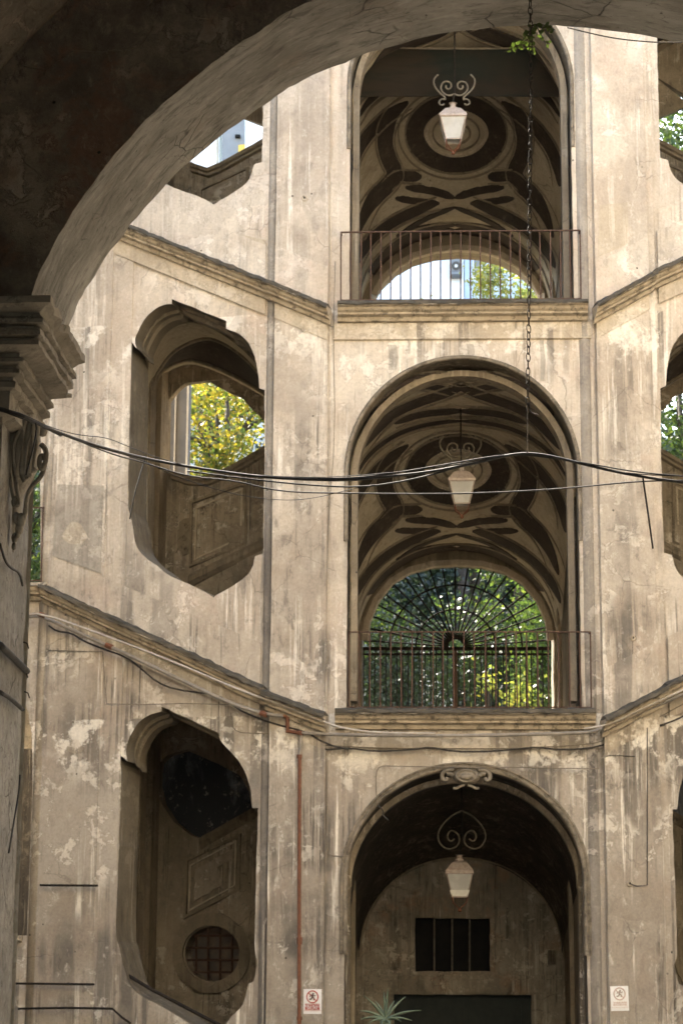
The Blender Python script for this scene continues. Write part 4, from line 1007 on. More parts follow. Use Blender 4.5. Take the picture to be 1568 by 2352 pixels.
run('wall_cable', [(770, 600), (765, 760), (770, 1000), (752, 1200), (748, 1500)], .004, M['grey_cable'], 'faint thin cable down the corner left of the middle arch', 'cable', .03)
run('wall_cable', [(1486, 1672), (1486, 1800), (1486, 2034), (1462, 2036), (1445, 2030)], .006, M['cable'], 'thin cable dropping to the round hole in the right pilaster', 'cable', .1, 0)
run('wall_cable', [(1388, 1740), (1400, 1735), (1457, 1738)], .005, M['cable'], 'short horizontal wire on the right pilaster below the cornice', 'cable', .09)
run('wall_cable', [(1453, 1466), (1452, 1520), (1452, 1575)], .004, M['grey_cable'], 'short thin wire below the hole on the right pilaster', 'cable', .09)
for pts, lb in (([(92, 2034), (224, 2035)], 'rusty wall bar on the far left pilaster, uppermost of three'), ([(30, 2260), (216, 2262)], 'rusty wall bar on the far left pilaster, second of three'), ([(42, 2318), (150, 2316), (258, 2318), (280, 2338), (300, 2352)], 'dark pipe with a kink below the lowest wall bar at left')):
    run('wall_bar', pts, .014, M['iron'], lb, 'bar', .12, 0)
tag(MB().tube([L.p(290, 2239, -.1), L.p(350, 2275, -.1), L.p(505, 2356, -.1), L.p(640, 2425, -.1)], .022, 8).build('handrail', M['iron']), 'dark handrail slanting across the bottom of the lowest left window', 'handrail')
tag(MB().tube([L.p(612, 2110, .12), L.p(605, 2125, .12), L.p(603, 2352, .12), L.p(602, 2500, .12)], .013, 6).build('conduit', M['pipe_grey']), 'thin grey conduit right of the lowest left window', 'pipe')

# ================================================================== SIGNS
def sign(fr, x0, y0, x1, y1, tilt, paper, red, dark, label, txt):
    c = fr.p((x0+x1)/2, (y0+y1)/2, .09); w_ = abs(fr.uv(x1, y0)[0]-fr.uv(x0, y0)[0]); h = abs(fr.uv(x0, y0)[1]-fr.uv(x0, y1)[1])
    t = thing('sign', label, 'sign', c)
    U = Vector(fr.u)*(1 if fr.u.x > 0 else -1); Nn = Vector(fr.n); Zv = Vector((0, 0, 1))
    U, Zv = U*math.cos(tilt)+Zv*math.sin(tilt), Zv*math.cos(tilt)-U*math.sin(tilt)
    MB().box(c, (w_, .006, h), (U, Nn, Zv)).build('sheet', paper, t)
    def P(a, b, o=.006): return c+U*a*w_*.5+Zv*b*h*.5+Nn*o
    cc = (0, .38); rr = .62
    MB().tube([P(cc[0]+rr*math.cos(a), cc[1]+rr*math.sin(a)*w_/h) for a in [2*math.pi*i/32 for i in range(32)]], .0075, 6, True).build('red_ring', red, t)
    MB().tube([P(-rr*.7, cc[1]+rr*.7*w_/h), P(rr*.7, cc[1]-rr*.7*w_/h)], .006, 6).build('red_slash', red, t)
    MB().ball(P(.08, cc[1]+.25), .012, (1, .4, 1), 8).build('figure_head', dark, t)
    mb = MB()
    for pl, r_ in (([(.05, .18), (-.02, -.04)], .012), ([(-.02, -.04), (.2, -.1), (.15, -.26)], .0085), ([(-.02, -.04), (-.12, -.17), (-.34, -.2)], .0085), ([(.05, .16), (.26, .06), (.34, .16)], .0065), ([(.05, .16), (-.2, .14), (-.28, .0)], .0065)):
        mb.tube([P(a, cc[1]+b, .005) for a, b in pl], r_, 6)
    mb.build('figure_body', dark, t)
    if red is M['red_print']:
        MB().box(P(0, -.42, .004), (w_*.8, .003, h*.24), (U, Nn, Zv)).build('red_field', red, t)
    else:
        MB().box(P(0, -.42, .004), (w_*.74, .002, h*.16), (U, Nn, Zv)).build('faded_field', red, t)
    for k, (s_, yy, sz, mt) in enumerate(((txt[0], -.35, .2, paper), (txt[1], -.52, .2, paper), (txt[2], -.72, .085, red))):
        cu = bpy.data.curves.new('lettering', 'FONT'); cu.body = s_; cu.align_x = 'CENTER'; cu.align_y = 'CENTER'; cu.size = sz*w_*1.05; cu.extrude = .0006
        cu.materials.append(mt); tmp = bpy.data.objects.new('tmp', cu); me = bpy.data.meshes.new_from_object(tmp); me.name = 'lettering'; bpy.data.objects.remove(tmp); o = bpy.data.objects.new('lettering', me); COL.objects.link(o); o.parent = t
        Mx = Matrix((( U.x, Zv.x, Nn.x), (U.y, Zv.y, Nn.y), (U.z, Zv.z, Nn.z))).to_4x4(); o.matrix_local = Matrix.Translation(P(0, yy, .0075)-c) @ Mx
    return t
sign(L, 697, 2273, 738, 2330, 0.0, M['paper'], M['red_print'], M['dark_print'], 'white and red prohibition sign on the left pilaster right of the red pipe', ('VIETATO', 'SALIRE', 'AI NON AUTORIZZATI'))
sign(R, 1402, 2266, 1443, 2323, RAD(1.5), M['paper'], M['pale_red_print'], M['pale_dark_print'], 'faded prohibition sign on the right pilaster', ('VIETATO', 'SALIRE', 'AI NON AUTORIZZATI'))

# ================================================================== AGAVE
fr = Y(-.9); ac = fr.p(885, 2335)
ag = thing('potted_agave', 'spiky green agave in a pot before the dark door of the lowest arch', 'plant', (ac.x, ac.y, 0))
def blade(a, b, wd, mid):
    a, b = Vector(a), Vector(b); rows = []; d = (b-a); sd_ = d.cross(Vector((0, 1, 0))).normalized()
    for i in range(7):
        t = i/6; p = a.lerp(b, t)+mid*math.sin(math.pi*t); w2 = wd*(1-t**2)*(.55+.9*t if t < .4 else .91); w2 = max(w2, .002)
        rows.append([p-sd_*w2, p+Vector((0, .012*(1-t), -.008)), p+sd_*w2, p+Vector((0, -.012*(1-t), .0))])
    return MB().grid(rows, True)
tips = [(891, 2270, 0), (881, 2277, .05), (836, 2288, -.1), (826, 2322, -.15), (829, 2341, -.2), (966, 2321, -.1), (931, 2290, .1), (922, 2346, -.25), (860, 2300, .2), (905, 2300, .2), (845, 2352, -.2), (945, 2345, .1), (875, 2360, -.3), (900, 2362, -.3)]
for x, y, dy in tips:
    b = fr.p(x, y); b.y += dy; blade(ac+Vector((0, dy*.2, -.04)), b, .022, Vector((0, 0, .025))).build('agave_leaf', M['agave'], ag, True)
MB().tube([ac+Vector((0, 0, -.35)), ac+Vector((0, 0, -.03))], [.05, .07], 10).build('agave_stem', M['agave'], ag, True)
pz = ac.z-.32
MB().tube([(ac.x, ac.y, 0), (ac.x, ac.y, pz-.1), (ac.x, ac.y, pz-.1), (ac.x, ac.y, pz)], [.2, .28, .31, .31], 20).build('plant_pot', M['terracotta'], ag, True)

# ================================================================== FOREGROUND ARCHWAY
AY, FYY = -17.0, -17.8
G = thing('entrance_archway', 'dark foreground entrance arch with pale cracked soffit framing the courtyard', 'archway', (0, AY, 0))
edge = [(118, 930), (122, 880), (132, 825), (155, 755), (180, 698), (210, 645), (260, 565), (325, 485), (390, 410), (465, 345), (560, 270), (615, 235), (670, 195), (725, 168), (802, 138), (872, 110), (1002, 78), (1099, 63), (1207, 56), (1315, 58), (1423, 72), (1500, 84), (1568, 98)]
fa = Y(AY); e = fa.uvs(edge)
ext = e[:]
# continue the arch beyond the right edge of the picture
cxm = fa.uv(1245, 60)[0]
rest = [(2*cxm-u, z) for u, z in e[::-1] if 2*cxm-u > e[-1][0]+.08]
e = e+rest
xp = fa.uv(55, 1500)[0]                       # jamb plane
e = [(xp+.02, e[0][1]-.1)]+e+[(2*cxm-xp-.02, e[0][1]-.1)]
ed = dens([Vector(q) for q in smoothpath([Vector(q) for q in e], 2)], .045)
def chip(p, k): return noise.noise(Vector((p.x*9+k*3, p.y*9, k)))*.009+noise.noise(Vector((p.x*25+k, p.y*25, k)))*.006
ncut = len(ed); rows = []; NR = 14
cen = Vector((cxm, ed[0].y))
for p in ed:
    row = []
    for k in range(NR+1):
        t = k/NR; d = (p-cen).normalized()
        am = (chip(p, 1.0) if k == NR else chip(p, 5.0) if k == 0 else noise.noise(Vector((p.x*3, p.y*3, t*3)))*.01)
        q = p+d*am; row.append(Vector((q.x, FYY+(AY-FYY)*t, q.y)))
    rows.append(row)
o_ = MB().grid(rows).build('soffit', M['soffit'], G, True)
uvl = o_.data.uv_layers.new(name='UVMap'); cum = [0]
for a, b in zip(ed[:-1], ed[1:]): cum.append(cum[-1]+(b-a).length)
for lp in o_.data.loops:
    vi = lp.vertex_index; uvl.data[lp.index].uv = (cum[vi//(NR+1)]*.62, (vi % (NR+1))/NR*.8*.4)
# rear and front faces
def face(y, k, t, mat, nm, col):
    fr = Y(y); hole = [(r_[col].x, r_[col].z) for r_ in rows]
    base = -.02
    outer = [(-10, base), (hole[0][0], base)] + hole + [(hole[-1][0], base), (10, base), (10, 20), (-10, 20)]
    mb = MB(); fl_ = [Vector((a, b, 0)) for a, b in outer]; tr = tessellate_polygon([fl_]); mb.v = [fr.at(a, b, 0) for a, b in outer]; mb.f = [tuple(x) for x in tr]
    return mb.build(nm, mat, G)
face(AY, 0, 0, M['court_wall'], 'courtyard_face', NR); face(FYY, 0, 0, M['gate_face'], 'passage_face', 0)
for s, xx in ((-1, xp), (1, 2*cxm-xp)):
    rws = []
    for i in range(60):
        z = i*(e[0][1]+.25)/59
        rws.append([Vector((xx+noise.noise(Vector((z*4, k*.8, 3)))*.012+(noise.noise(Vector((z*14, 3, 3)))*.012 if k == 10 else 0), FYY+(AY-FYY)*k/10, z)) for k in range(11)])
    o_ = MB().grid(rws).build('jamb', M['soffit'], G, True)
    uvl = o_.data.uv_layers.new(name='UVMap')
    for lp in o_.data.loops:
        vi = lp.vertex_index; uvl.data[lp.index].uv = ((vi//11)*.13, (vi % 11)/10*.8*.4)
# rib of the passage vault at the upper left
ribp = Y(FYY).uvs([(-160, 420), (-60, 245), (0, 165), (75, 85), (160, 5), (260, -75), (420, -160), (700, -260)])
ribp = [Vector(q) for q in smoothpath([Vector(q) for q in ribp], 2)]
archmold(MB(), Y(FYY), ribp, [(0, 0), (0, .08), (.05, .12), (.05, .3), (.12, .34), (.2, .3), (.3, .3), (.3, 0)]).build('passage_rib', M['gate_face'], G, True)
# plaster layer with a ragged lower edge on the passage face
rg = Y(FYY).uvs([(-50, 330), (40, 150), (120, 165), (170, 118), (235, 122), (262, 115), (290, 118), (330, 98), (352, 62), (340, 20), (380, -30), (420, 5), (450, 45), (480, 50), (510, 10), (560, -60), (300, -200), (-50, -50)])
MB().plate(Y(FYY), rough(rg, .025, .04, 5), [], .02, off=.014).build('plaster_layer', M['gate_face'], G)
# capital
prof = [(0, 4.53), (.262, 4.53), (.262, 4.498), (.232, 4.488), (.205, 4.468), (.214, 4.448), (.224, 4.436), (.224, 4.418), (.186, 4.412), (.182, 4.402), (.212, 4.394), (.212, 4.368), (.184, 4.362), (.184, 4.352), (.206, 4.345), (.206, 4.325), (.15, 4.318), (.104, 4.314), (.104, 4.298), (.122, 4.29), (.124, 4.272), (.092, 4.262), (.09, 4.25), (.108, 4.242), (.108, 4.224), (.076, 4.214), (.074, 4.2), (.088, 4.19), (.086, 4.166), (.06, 4.156), (.058, 4.07), (0, 4.05)]
def capital(sx, xx, nm='capital'):
    path = []
    def ringp(o, z):
        pts = [(-4.5, FYY-o), (xx*1.0, FYY-o)]
        return pts
    rows = []; far = xx-sx*3.5
    segs = [((far, 0, -1), (xx, 1, -1)), ((xx, 1, -1), (xx, 1, 1)), ((xx, 1, 1), (far, 0, 1))]
    for (xa_, ka, sa), (xb_, kb, sb) in segs:
        ya = FYY if sa < 0 else AY-.14; yb = FYY if sb < 0 else AY-.14; sa_ = sa if sa < 0 else .12; sb_ = sb if sb < 0 else .12
        nseg = 24
        for i in range(nseg + (1 if segs.index(((xa_, ka, sa), (xb_, kb, sb))) == 2 else 0)):
            t = i/nseg; row = []
            for k, (o, z) in enumerate(prof):
                A_ = Vector((xa_+sx*ka*o, ya+sa_*o, z)); B_ = Vector((xb_+sx*kb*o, yb+sb_*o, z)); p = A_.lerp(B_, t)
                nz_ = noise.noise(p*5+Vector((0, 0, k*.3)))*.008+noise.noise(p*17)*.008-max(0, noise.noise(p*9)-.3)*.05
                if o > .0 and t > 0: 
                    br = max(0, noise.noise(Vector((p.y*5+p.x*3, 3.3, p.z*2)))-.25)*.05 if z > prof[3][1] else 0
                    p = p+Vector((sx*kb*(nz_-br), sa*(nz_ if ka == 0 else 0), nz_*.6))
                row.append(p)
            rows.append(row)
    return MB().grid(rows).build(nm, M['capital'], G)
capital(1, xp); capital(-1, 2*cxm-xp)
# fallen coping tile and pipe on the capital
MB().tube([Y(-17.35).p(145, 752), Y(-17.2).p(160, 772), Y(-17.1).p(172, 790), Y(-17.05).p(178, 802)], .016, 10).build('roof_tile', M['capital'], G, True)
# console below the capital
con = Y(-17.35)
body = [((62, 948), 34), ((62, 985), 38), ((62, 1030), 40), ((60, 1070), 36), ((52, 1105), 26), ((45, 1135), 17), ((44, 1165), 15), ((42, 1200), 17), ((39, 1235), 9), ((37, 1268), 3)]
rws = []
for (x, y), h in body:
    c_ = con.p(x-8, y); w_ = h*9.65/F
    rws.append([c_+Vector((w_*math.cos(a)*1.0, .16*math.sin(a)*(h/40), 0)) for a in [2*math.pi*j/16 for j in range(16)]])
MB().grid(rws, True).build('console_body', M['capital'], G, True)
def ribbon(pts, r, nm, off=.15, flat=1.0):
    P = [con.p(x, y, off) for x, y in smoothpath([Vector(q) for q in pts], 2)]
    return MB().tube(P, r, 8, flat=flat).build(nm, M['capital'], G, True)
ribbon([(52, 962), (32, 985), (24, 1020), (20, 1060), (24, 1100), (30, 1140), (40, 1165), (45, 1155), (40, 1140), (30, 1148), (32, 1162), (38, 1160)], .010, 'volute_ribbon')
ribbon([(60, 962), (44, 990), (30, 1020), (30, 1060), (36, 1100), (43, 1140), (44, 1160)], .008, 'volute_ribbon', .17)
ribbon([(70, 960), (64, 1000), (52, 1050), (50, 1090), (58, 1105)], .014, 'acanthus_rib', .16)
ribbon([(78, 970), (74, 1020), (66, 1070), (64, 1100), (70, 1088)], .013, 'acanthus_rib', .17)
ribbon([(86, 975), (84, 1020), (76, 1060), (74, 1085), (81, 1075)], .012, 'acanthus_rib', .16)
ribbon([(94, 1020), (104, 1030), (107, 1045), (104, 1065), (96, 1080), (90, 1068), (92, 1048), (100, 1045), (101, 1055)], .012, 'volute_ribbon', .12)
ribbon([(104, 1045), (103, 1075), (92, 1098), (72, 1118), (62, 1140), (58, 1180), (52, 1205)], .011, 'volute_ribbon', .10)
for (x, y, r_) in ((52, 1195, .024), (42, 1190, .02), (48, 1215, .02), (38, 1235, .017), (44, 1228, .014), (36, 1255, .012)):
    MB().ball(con.p(x-4, y, .1), r_, (1, 1, 1.5), 8).build('leaf_drop', M['capital'], G, True)
for x, y, r_ in ((88, 985, .03), (98, 990, .024)):
    MB().ball(con.p(x, y, .1), r_, (1, 1, 1.2), 8).build('leaf_bud', M['capital'], G, True)

# nails and short wires on the jamb edge
for i, (x, y) in enumerate(((60, 1478), (58, 1545), (62, 1592))):
    f_ = Y(AY-.03)
    tag(MB().tube([f_.p(x-6, y-3), f_.p(x+2, y), f_.p(x+6, y+12)], .0035, 5).build('bent_nail', M['iron']), 'bent nail at the edge of the dark foreground jamb, %s' % ('uppermost', 'middle one', 'lowest')[i], 'nail', 'bent nails on the jamb')
jam = lambda pts, o=0.0: [Vector((xp+.02+o, y_, z_)) for y_, z_ in pts]
def jp(px, py, o=.02):
    d = ray(px, py); t = (xp+o-POS.x)/d.x; P = POS+d*t; return P if FYY-.5 < P.y < AY+.2 else Vector((xp+o, min(max(P.y, FYY-.4), AY), P.z))
for pts, r_, lb in (([(0, 1482), (25, 1505), (45, 1525), (62, 1542)], .016, 'thick dusty cable slanting across the left foreground jamb'),
                    ([(0, 1590), (25, 1605), (52, 1630)], .010, 'thinner cable below the thick one on the left foreground jamb'),
                    ([(0, 1250), (12, 1290), (25, 1305), (45, 1315), (52, 1345)], .006, 'thin black wire stapled to the left foreground jamb')):
    tag(MB().tube(smoothpath([jp(x, y) for x, y in pts], 1), r_, 8).build('jamb_cable', M['cable'], None, True), lb, 'cable')
tag(MB().tube(smoothpath([jp(x, y, .03) for x, y in [(46, 1780), (44, 1810), (40, 1840), (30, 1900), (20, 1960)]], 1), .004, 6).build('jamb_cable', M['cable'], None, True), 'very thin wire low on the left foreground jamb', 'cable')

# ---- wires across the courtyard mouth
wy = -16.8; fw = Y(wy)
def wire(pts, r, label, sm=2, name='overhead_wire'):
    P = smoothpath([Y(-18.12+(wy+18.12)*min(1, max(0, (x-70)/260))**.8).p(x, y) for x, y in pts], sm); return tag(MB().tube(P, r, 6).build(name, M['cable'], None, True), label, 'wire')
wire([(-40, 930), (0, 938), (60, 958), (100, 980), (200, 1018), (330, 1053), (450, 1075), (600, 1096), (720, 1102), (800, 1103), (900, 1094), (1000, 1082), (1100, 1062), (1160, 1046), (1212, 1040), (1270, 1048), (1370, 1074), (1470, 1095), (1600, 1112)], .0068, 'thickest overhead wire running the whole width and tied up at the chain')
wire([(-40, 934), (0, 942), (60, 964), (120, 986), (250, 1042), (330, 1062), (430, 1095), (540, 1103), (640, 1130), (800, 1133), (1000, 1135), (1150, 1131), (1300, 1122), (1475, 1104), (1600, 1104)], .0036, 'lowest long overhead wire sagging under the lantern')
wire([(-40, 926), (0, 934), (70, 958), (110, 980), (180, 1000), (245, 1004), (300, 1028), (380, 1058), (480, 1080), (600, 1093), (760, 1098), (1000, 1076), (1150, 1047), (1212, 1042)], .002, 'thin upper overhead wire with a sharp kink near the left window')
wire([(430, 1082), (560, 1099), (700, 1114), (830, 1120), (930, 1105), (1000, 1088), (1080, 1064)], .0042, 'short sagging overhead wire left of the middle lantern')
wire([(100, 982), (200, 1022), (330, 1056), (380, 1085), (480, 1120), (560, 1140), (650, 1150), (720, 1145), (800, 1125), (860, 1113)], .0018, 'thinnest overhead wire sagging lowest between window and arch')
wire([(640, 1098), (800, 1099), (900, 1088), (1060, 1060), (1150, 1045), (1212, 1044), (1350, 1064), (1460, 1085), (1600, 1096)], .0034, 'overhead wire lying just over the thickest one right of the chain')
wire([(1212, 1041), (1300, 1054), (1400, 1082), (1500, 1092), (1600, 1094)], .0026, 'thin overhead wire leaving the chain to the right')
wire([(0, 940), (50, 950), (90, 975), (140, 1000)], .006, 'short bundled wire end at the stone capital')
wire([(334, 1048), (331, 1060), (322, 1090), (310, 1130), (298, 1192)], .0036, 'loose wire end hanging before the left window', 1, 'wire_tie')
wire([(575, 1090), (575, 1120), (574, 1216)], .002, 'thin straight wire end hanging beside the left pilaster', 0, 'wire_tie')
wire([(1476, 1098), (1478, 1112), (1488, 1180), (1499, 1260)], .0045, 'stiff wire end hanging before the right pilaster', 0, 'wire_tie')
wire([(82, 968), (84, 990), (76, 1030), (60, 1090)], .0035, 'wire end hanging over the carved console', 1, 'wire_tie')
wire([(1302, 62), (1350, 74), (1400, 85), (1450, 92), (1520, 97), (1600, 96)], .0038, 'black cable sagging below the arch edge at upper right', 2)
# ---- chain
fc = Y(-17.35)
chn = thing('hanging_chain', 'long rusty link chain hanging from the foreground arch to the overhead wires', 'chain', fc.p(1217, 0))
cpts = [fc.p(x, y) for x, y in smoothpath([Vector(q) for q in [(1216, -60), (1217, 0), (1219, 120), (1218, 250), (1216, 500), (1214, 750), (1211, 900), (1213, 945)]], 2)]
tot = sum((b-a).length for a, b in zip(cpts[:-1], cpts[1:])); nl = int(tot/.034)
lk = MB(); rr = .0026; a_ = .022; b_ = .0095
ring_ = [Vector((b_*math.cos(t)*(1), 0, a_*math.sin(t))) for t in [2*math.pi*i/12 for i in range(12)]]
lk.tube(ring_, rr, 5, True); lme = bpy.data.meshes.new('chain_link'); lme.from_pydata([tuple(v) for v in lk.v], [], lk.f); lme.materials.append(M['chain'])
def along(pts, s):
    for a, b in zip(pts[:-1], pts[1:]):
        l_ = (b-a).length
        if s <= l_: return a.lerp(b, s/l_)
        s -= l_
    return pts[-1]
for i in range(nl):
    o = bpy.data.objects.new('chain_link', lme); COL.objects.link(o); o.parent = chn
    o.location = along(cpts, tot*(i+.5)/nl)-chn.location
    o.rotation_euler = (0, RAD(random.uniform(-7, 7)), RAD((25 if i % 2 else 115)+random.uniform(-20, 20)))
MB().tube(smoothpath([fc.p(x, y) for x, y in [(1212, 925), (1214, 940), (1222, 950), (1236, 953)]], 1), .004, 6).build('end_hook', M['chain'], chn)
MB().tube([fc.p(1211, 930), fw.p(1211, 1042)], .0022, 5).build('tie_wire', M['chain'], chn)

# ---- sprig growing from the arch edge
fs = Y(-17.05)
sp = thing('leafy_sprig', 'small green sprig growing from the arch edge behind the chain', 'plant', fs.p(1230, 60))
stems = [[(1240, 55), (1225, 75), (1205, 95), (1180, 108), (1158, 118)], [(1225, 55), (1210, 80), (1195, 95), (1182, 122)], [(1230, 55), (1240, 75), (1250, 95), (1262, 100)], [(1245, 55), (1262, 62), (1275, 68)], [(1215, 60), (1218, 85), (1222, 108), (1224, 118)]]
for st_ in stems:
    P = [fs.p(x, y, random.uniform(-.02, .04)) for x, y in st_]; MB().tube(smoothpath(P, 1), .0022, 5).build('sprig_stem', M['bark'], sp)
    for k in range(13):
        p = along(P, sum((b-a).length for a, b in zip(P[:-1], P[1:]))*(k+.5)/13)
        an = random.uniform(0, 6.28); d = Vector((math.cos(an), random.uniform(-.5, .5), math.sin(an)*.8)).normalized(); sd_ = d.cross(Vector((random.random()-.5, 1, random.random()-.5))).normalized()
        l_ = random.uniform(.02, .034); mb = MB()
        mb.v = [p, p+d*l_*.35+sd_*l_*.28, p+d*l_*.75+sd_*l_*.24, p+d*l_, p+d*l_*.75-sd_*l_*.24, p+d*l_*.35-sd_*l_*.28]; mb.f = [(0, 1, 2, 3), (0, 3, 4, 5)]
        mb.build('sprig_leaf', M['leaf_sprig'], sp)

# ================================================================== COURTYARD AND PASSAGE AROUND THE CAMERA
for s in (-1, 1):
    o = MB().box((s*10.1, -8.2, 10), (.2, 17.6+1.5, 20)).build('courtyard_wall', M['court_wall'])
    tag(o, 'plain beige courtyard side wall out of view to the %s' % ('left' if s < 0 else 'right'), 'wall')
    o = MB().box((s*3.6, -27.8, 4.5), (.3, 20, 9)).build('passage_wall', M['gate_face'])
    tag(o, 'dark entrance passage wall beside the viewer on the %s' % ('left' if s < 0 else 'right'), 'wall')
tag(MB().plate(Y(-37.9), [(-3.7, 0), (3.7, 0), (3.7, 9), (-3.7, 9)], [[(-2.6, .01), (2.6, .01), (2.6, 6.4), (-2.6, 6.4)]], .4).build('added_passage_end_wall', M['gate_face']), 'added dark end wall behind the viewer, its doorway sized to limit the light', 'wall')  # added out of view; its opening sets the light on capital and archway face
tag(MB().box((0, -27.85, 9.1), (7.5, 20, .2)).build('passage_ceiling', M['gate_face']), 'dark ceiling of the entrance passage above the viewer', 'ceiling')
# walls closing the court beside the stair building
for s in (-1, 1):
    x0 = abs(LL.at(2.4, 0).x)
    tag(MB().box((s*(x0+10.2)/2, .95, 10), (10.2-x0, .3, 20)).build('courtyard_wall', M['court_wall']), 'beige courtyard wall joining the staircase at the %s' % ('left' if s < 0 else 'right'), 'wall')

# ================================================================== BEYOND: GARDEN AND HOUSES
def crown(name_, c, r, n, leaf, mat, trunk_base=None, label='', group=None, sc=(1, 1, 1), clumps=40, seed=1):
    rnd = random.Random(seed); c = Vector(c); base = Vector((c.x, c.y, 4.7)) if trunk_base is None else Vector(trunk_base)
    t = thing(name_, label, 'tree', base, group)
    cl = []
    for i in range(clumps):
        while True:
            p = Vector((rnd.uniform(-1, 1), rnd.uniform(-1, 1), rnd.uniform(-1, 1)))
            if .25 < p.length < 1: break
        cl.append((c+Vector((p.x*r*sc[0], p.y*r*sc[1], p.z*r*sc[2])), r*rnd.uniform(.16, .34)))
    mb = MB()
    for i in range(n):
        cc, cr_ = cl[rnd.randrange(clumps)]
        d = Vector((rnd.gauss(0, .5), rnd.gauss(0, .5), rnd.gauss(0, .5))); p = cc+d*cr_
        an = Vector((rnd.gauss(0, 1), rnd.gauss(0, 1), rnd.gauss(0, 1))).normalized(); a2 = an.cross(Vector((rnd.gauss(0, 1), rnd.gauss(0, 1), rnd.gauss(0, 1)))).normalized()
        l_ = leaf*rnd.uniform(.6, 1.2); k = len(mb.v)
        mb.v += [p-an*l_*.5, p+a2*l_*.3, p+an*l_*.5, p-a2*l_*.3]; mb.f.append((k, k+1, k+2, k+3))
    me = bpy.data.meshes.new('crown'); me.from_pydata([tuple(v-base) for v in mb.v], [], mb.f); me.materials.append(mat)
    o = bpy.data.objects.new('crown', me); COL.objects.link(o); o.parent = t
    tb = MB(); tb.tube([base, base.lerp(c, .5)+Vector((.2, 0, 0)), c+Vector((0, 0, r*.3))], [r*.075, r*.055, r*.02], 8).build('trunk', M['bark'], t, True)
    for i in range(9):
        a = base.lerp(c, rnd.uniform(.55, 1.0)); b = cl[rnd.randrange(clumps)][0]
        MB().tube([a, a.lerp(b, .5)+Vector((0, 0, .2)), b], [r*.035, r*.025, r*.01], 6).build('limb', M['bark'], t, True)
    return t
def at(px, py, y): return Y(y).p(px, py)
TR = 'garden trees behind the staircase'
crown('garden_tree', at(520, 985, 17), 2.1, 15000, .13, M['leaf_yellow'], None, 'yellowing tree filling the middle left window', TR, (1.3, 1, 1.15), 60, 1)
crown('garden_tree', at(1165, 735, 22), 1.8, 6500, .13, M['leaf_bright'], None, 'bright yellow-green tree in the lower right of the upper rear arch', TR, (1.1, 1, .85), 50, 2)
crown('garden_tree', at(1060, 1400, 26), 5.2, 26000, .17, M['leaf_dark'], None, 'dark green tree filling the fan grille', TR, (1.4, 1, .9), 90, 3)
crown('garden_tree', at(1220, 1400, 17), 1.7, 7000, .12, M['leaf_green'], None, 'sunlit green tree at the right of the fan grille', TR, (1, 1, 1), 40, 4)
crown('garden_tree', at(1590, 330, 18), 3.0, 13000, .16, M['leaf_green'], None, 'dark leafy tree seen through the upper right window', TR, (.9, 1, 1.2), 60, 5)
crown('garden_tree', at(1560, 960, 18), 2.2, 12000, .13, M['leaf_green'], None, 'green tree seen through the middle right window', TR, (.9, 1, 1.3), 60, 6)
crown('garden_tree', at(60, 1200, 14), 2.0, 22000, .12, M['leaf_green'], None, 'green tree behind the small landing at far left', TR, (1.2, 1, 1.3), 60, 7)
crown('garden_tree', at(470, 960, 26), 3.6, 14000, .17, M['leaf_dark'], None, 'dark tree standing behind the yellowing tree', TR, (1.3, 1, 1.2), 60, 8)
def shrub(px, py, y, r, n, leaf, mat, label, seed, sc=(1, 1, 1)):
    rnd = random.Random(seed); c = at(px, py, y); t = thing('shrub', label, 'shrub', (c.x, c.y, 4.7), 'shrubs behind the iron gate'); mb = MB()
    for i in range(n):
        p = c+Vector((rnd.gauss(0, .45)*r*sc[0], rnd.gauss(0, .45)*r*sc[1], rnd.gauss(0, .45)*r*sc[2])); an = Vector((rnd.gauss(0, 1), rnd.gauss(0, 1), rnd.gauss(0, 1))).normalized(); a2 = an.cross(Vector((rnd.random(), rnd.random(), rnd.random()))).normalized()
        l_ = leaf*rnd.uniform(.6, 1.3); k = len(mb.v); mb.v += [p-an*l_*.5, p+a2*l_*.32, p+an*l_*.5, p-a2*l_*.32]; mb.f.append((k, k+1, k+2, k+3))
    mb.build('foliage', mat, t); MB().tube([(c.x, c.y, 4.7), c], .04, 6).build('stem', M['bark'], t)
shrub(1200, 1600, 12.5, .36, 240, .1, M['leaf_bright'], 'bright yellow shrub low behind the right of the gate', 11, (1, 1, 1))
shrub(1120, 1570, 12.8, .35, 90, .1, M['leaf_bright'], 'small yellow-green shrub left of the brightest one behind the gate', 12, (.8, 1, 1))
shrub(900, 1560, 14, 1.2, 4500, .09, M['leaf_dark'], 'dark hedge-like shrub behind the left of the gate', 13, (1, 1, 1.2))
shrub(1060, 1570, 16, 1.2, 3500, .1, M['leaf_dark'], 'green shrub behind the centre of the gate', 14, (1.2, 1, 1))
shrub(1240, 1500, 13.5, .9, 3000, .1, M['leaf_green'], 'green shrub beside the bright jamb behind the gate', 15, (.6, 1, 1.8))
shrub(870, 1470, 15, .7, 1200, .1, M['leaf_green'], 'small green shrub at the left foot of the fan grille', 16)
g = MB(); g.box((0, 62, 11.6), (90, 40, 14.4)); tag(g.build('wooded_slope', M['dark_slope']), kind='structure')
g = MB(); g.box((5.2, 33.2, 10), (18, .8, 11.8)); tag(g.build('wooded_bank', M['dark_slope']), kind='structure')
rnd = random.Random(77); mb = MB()
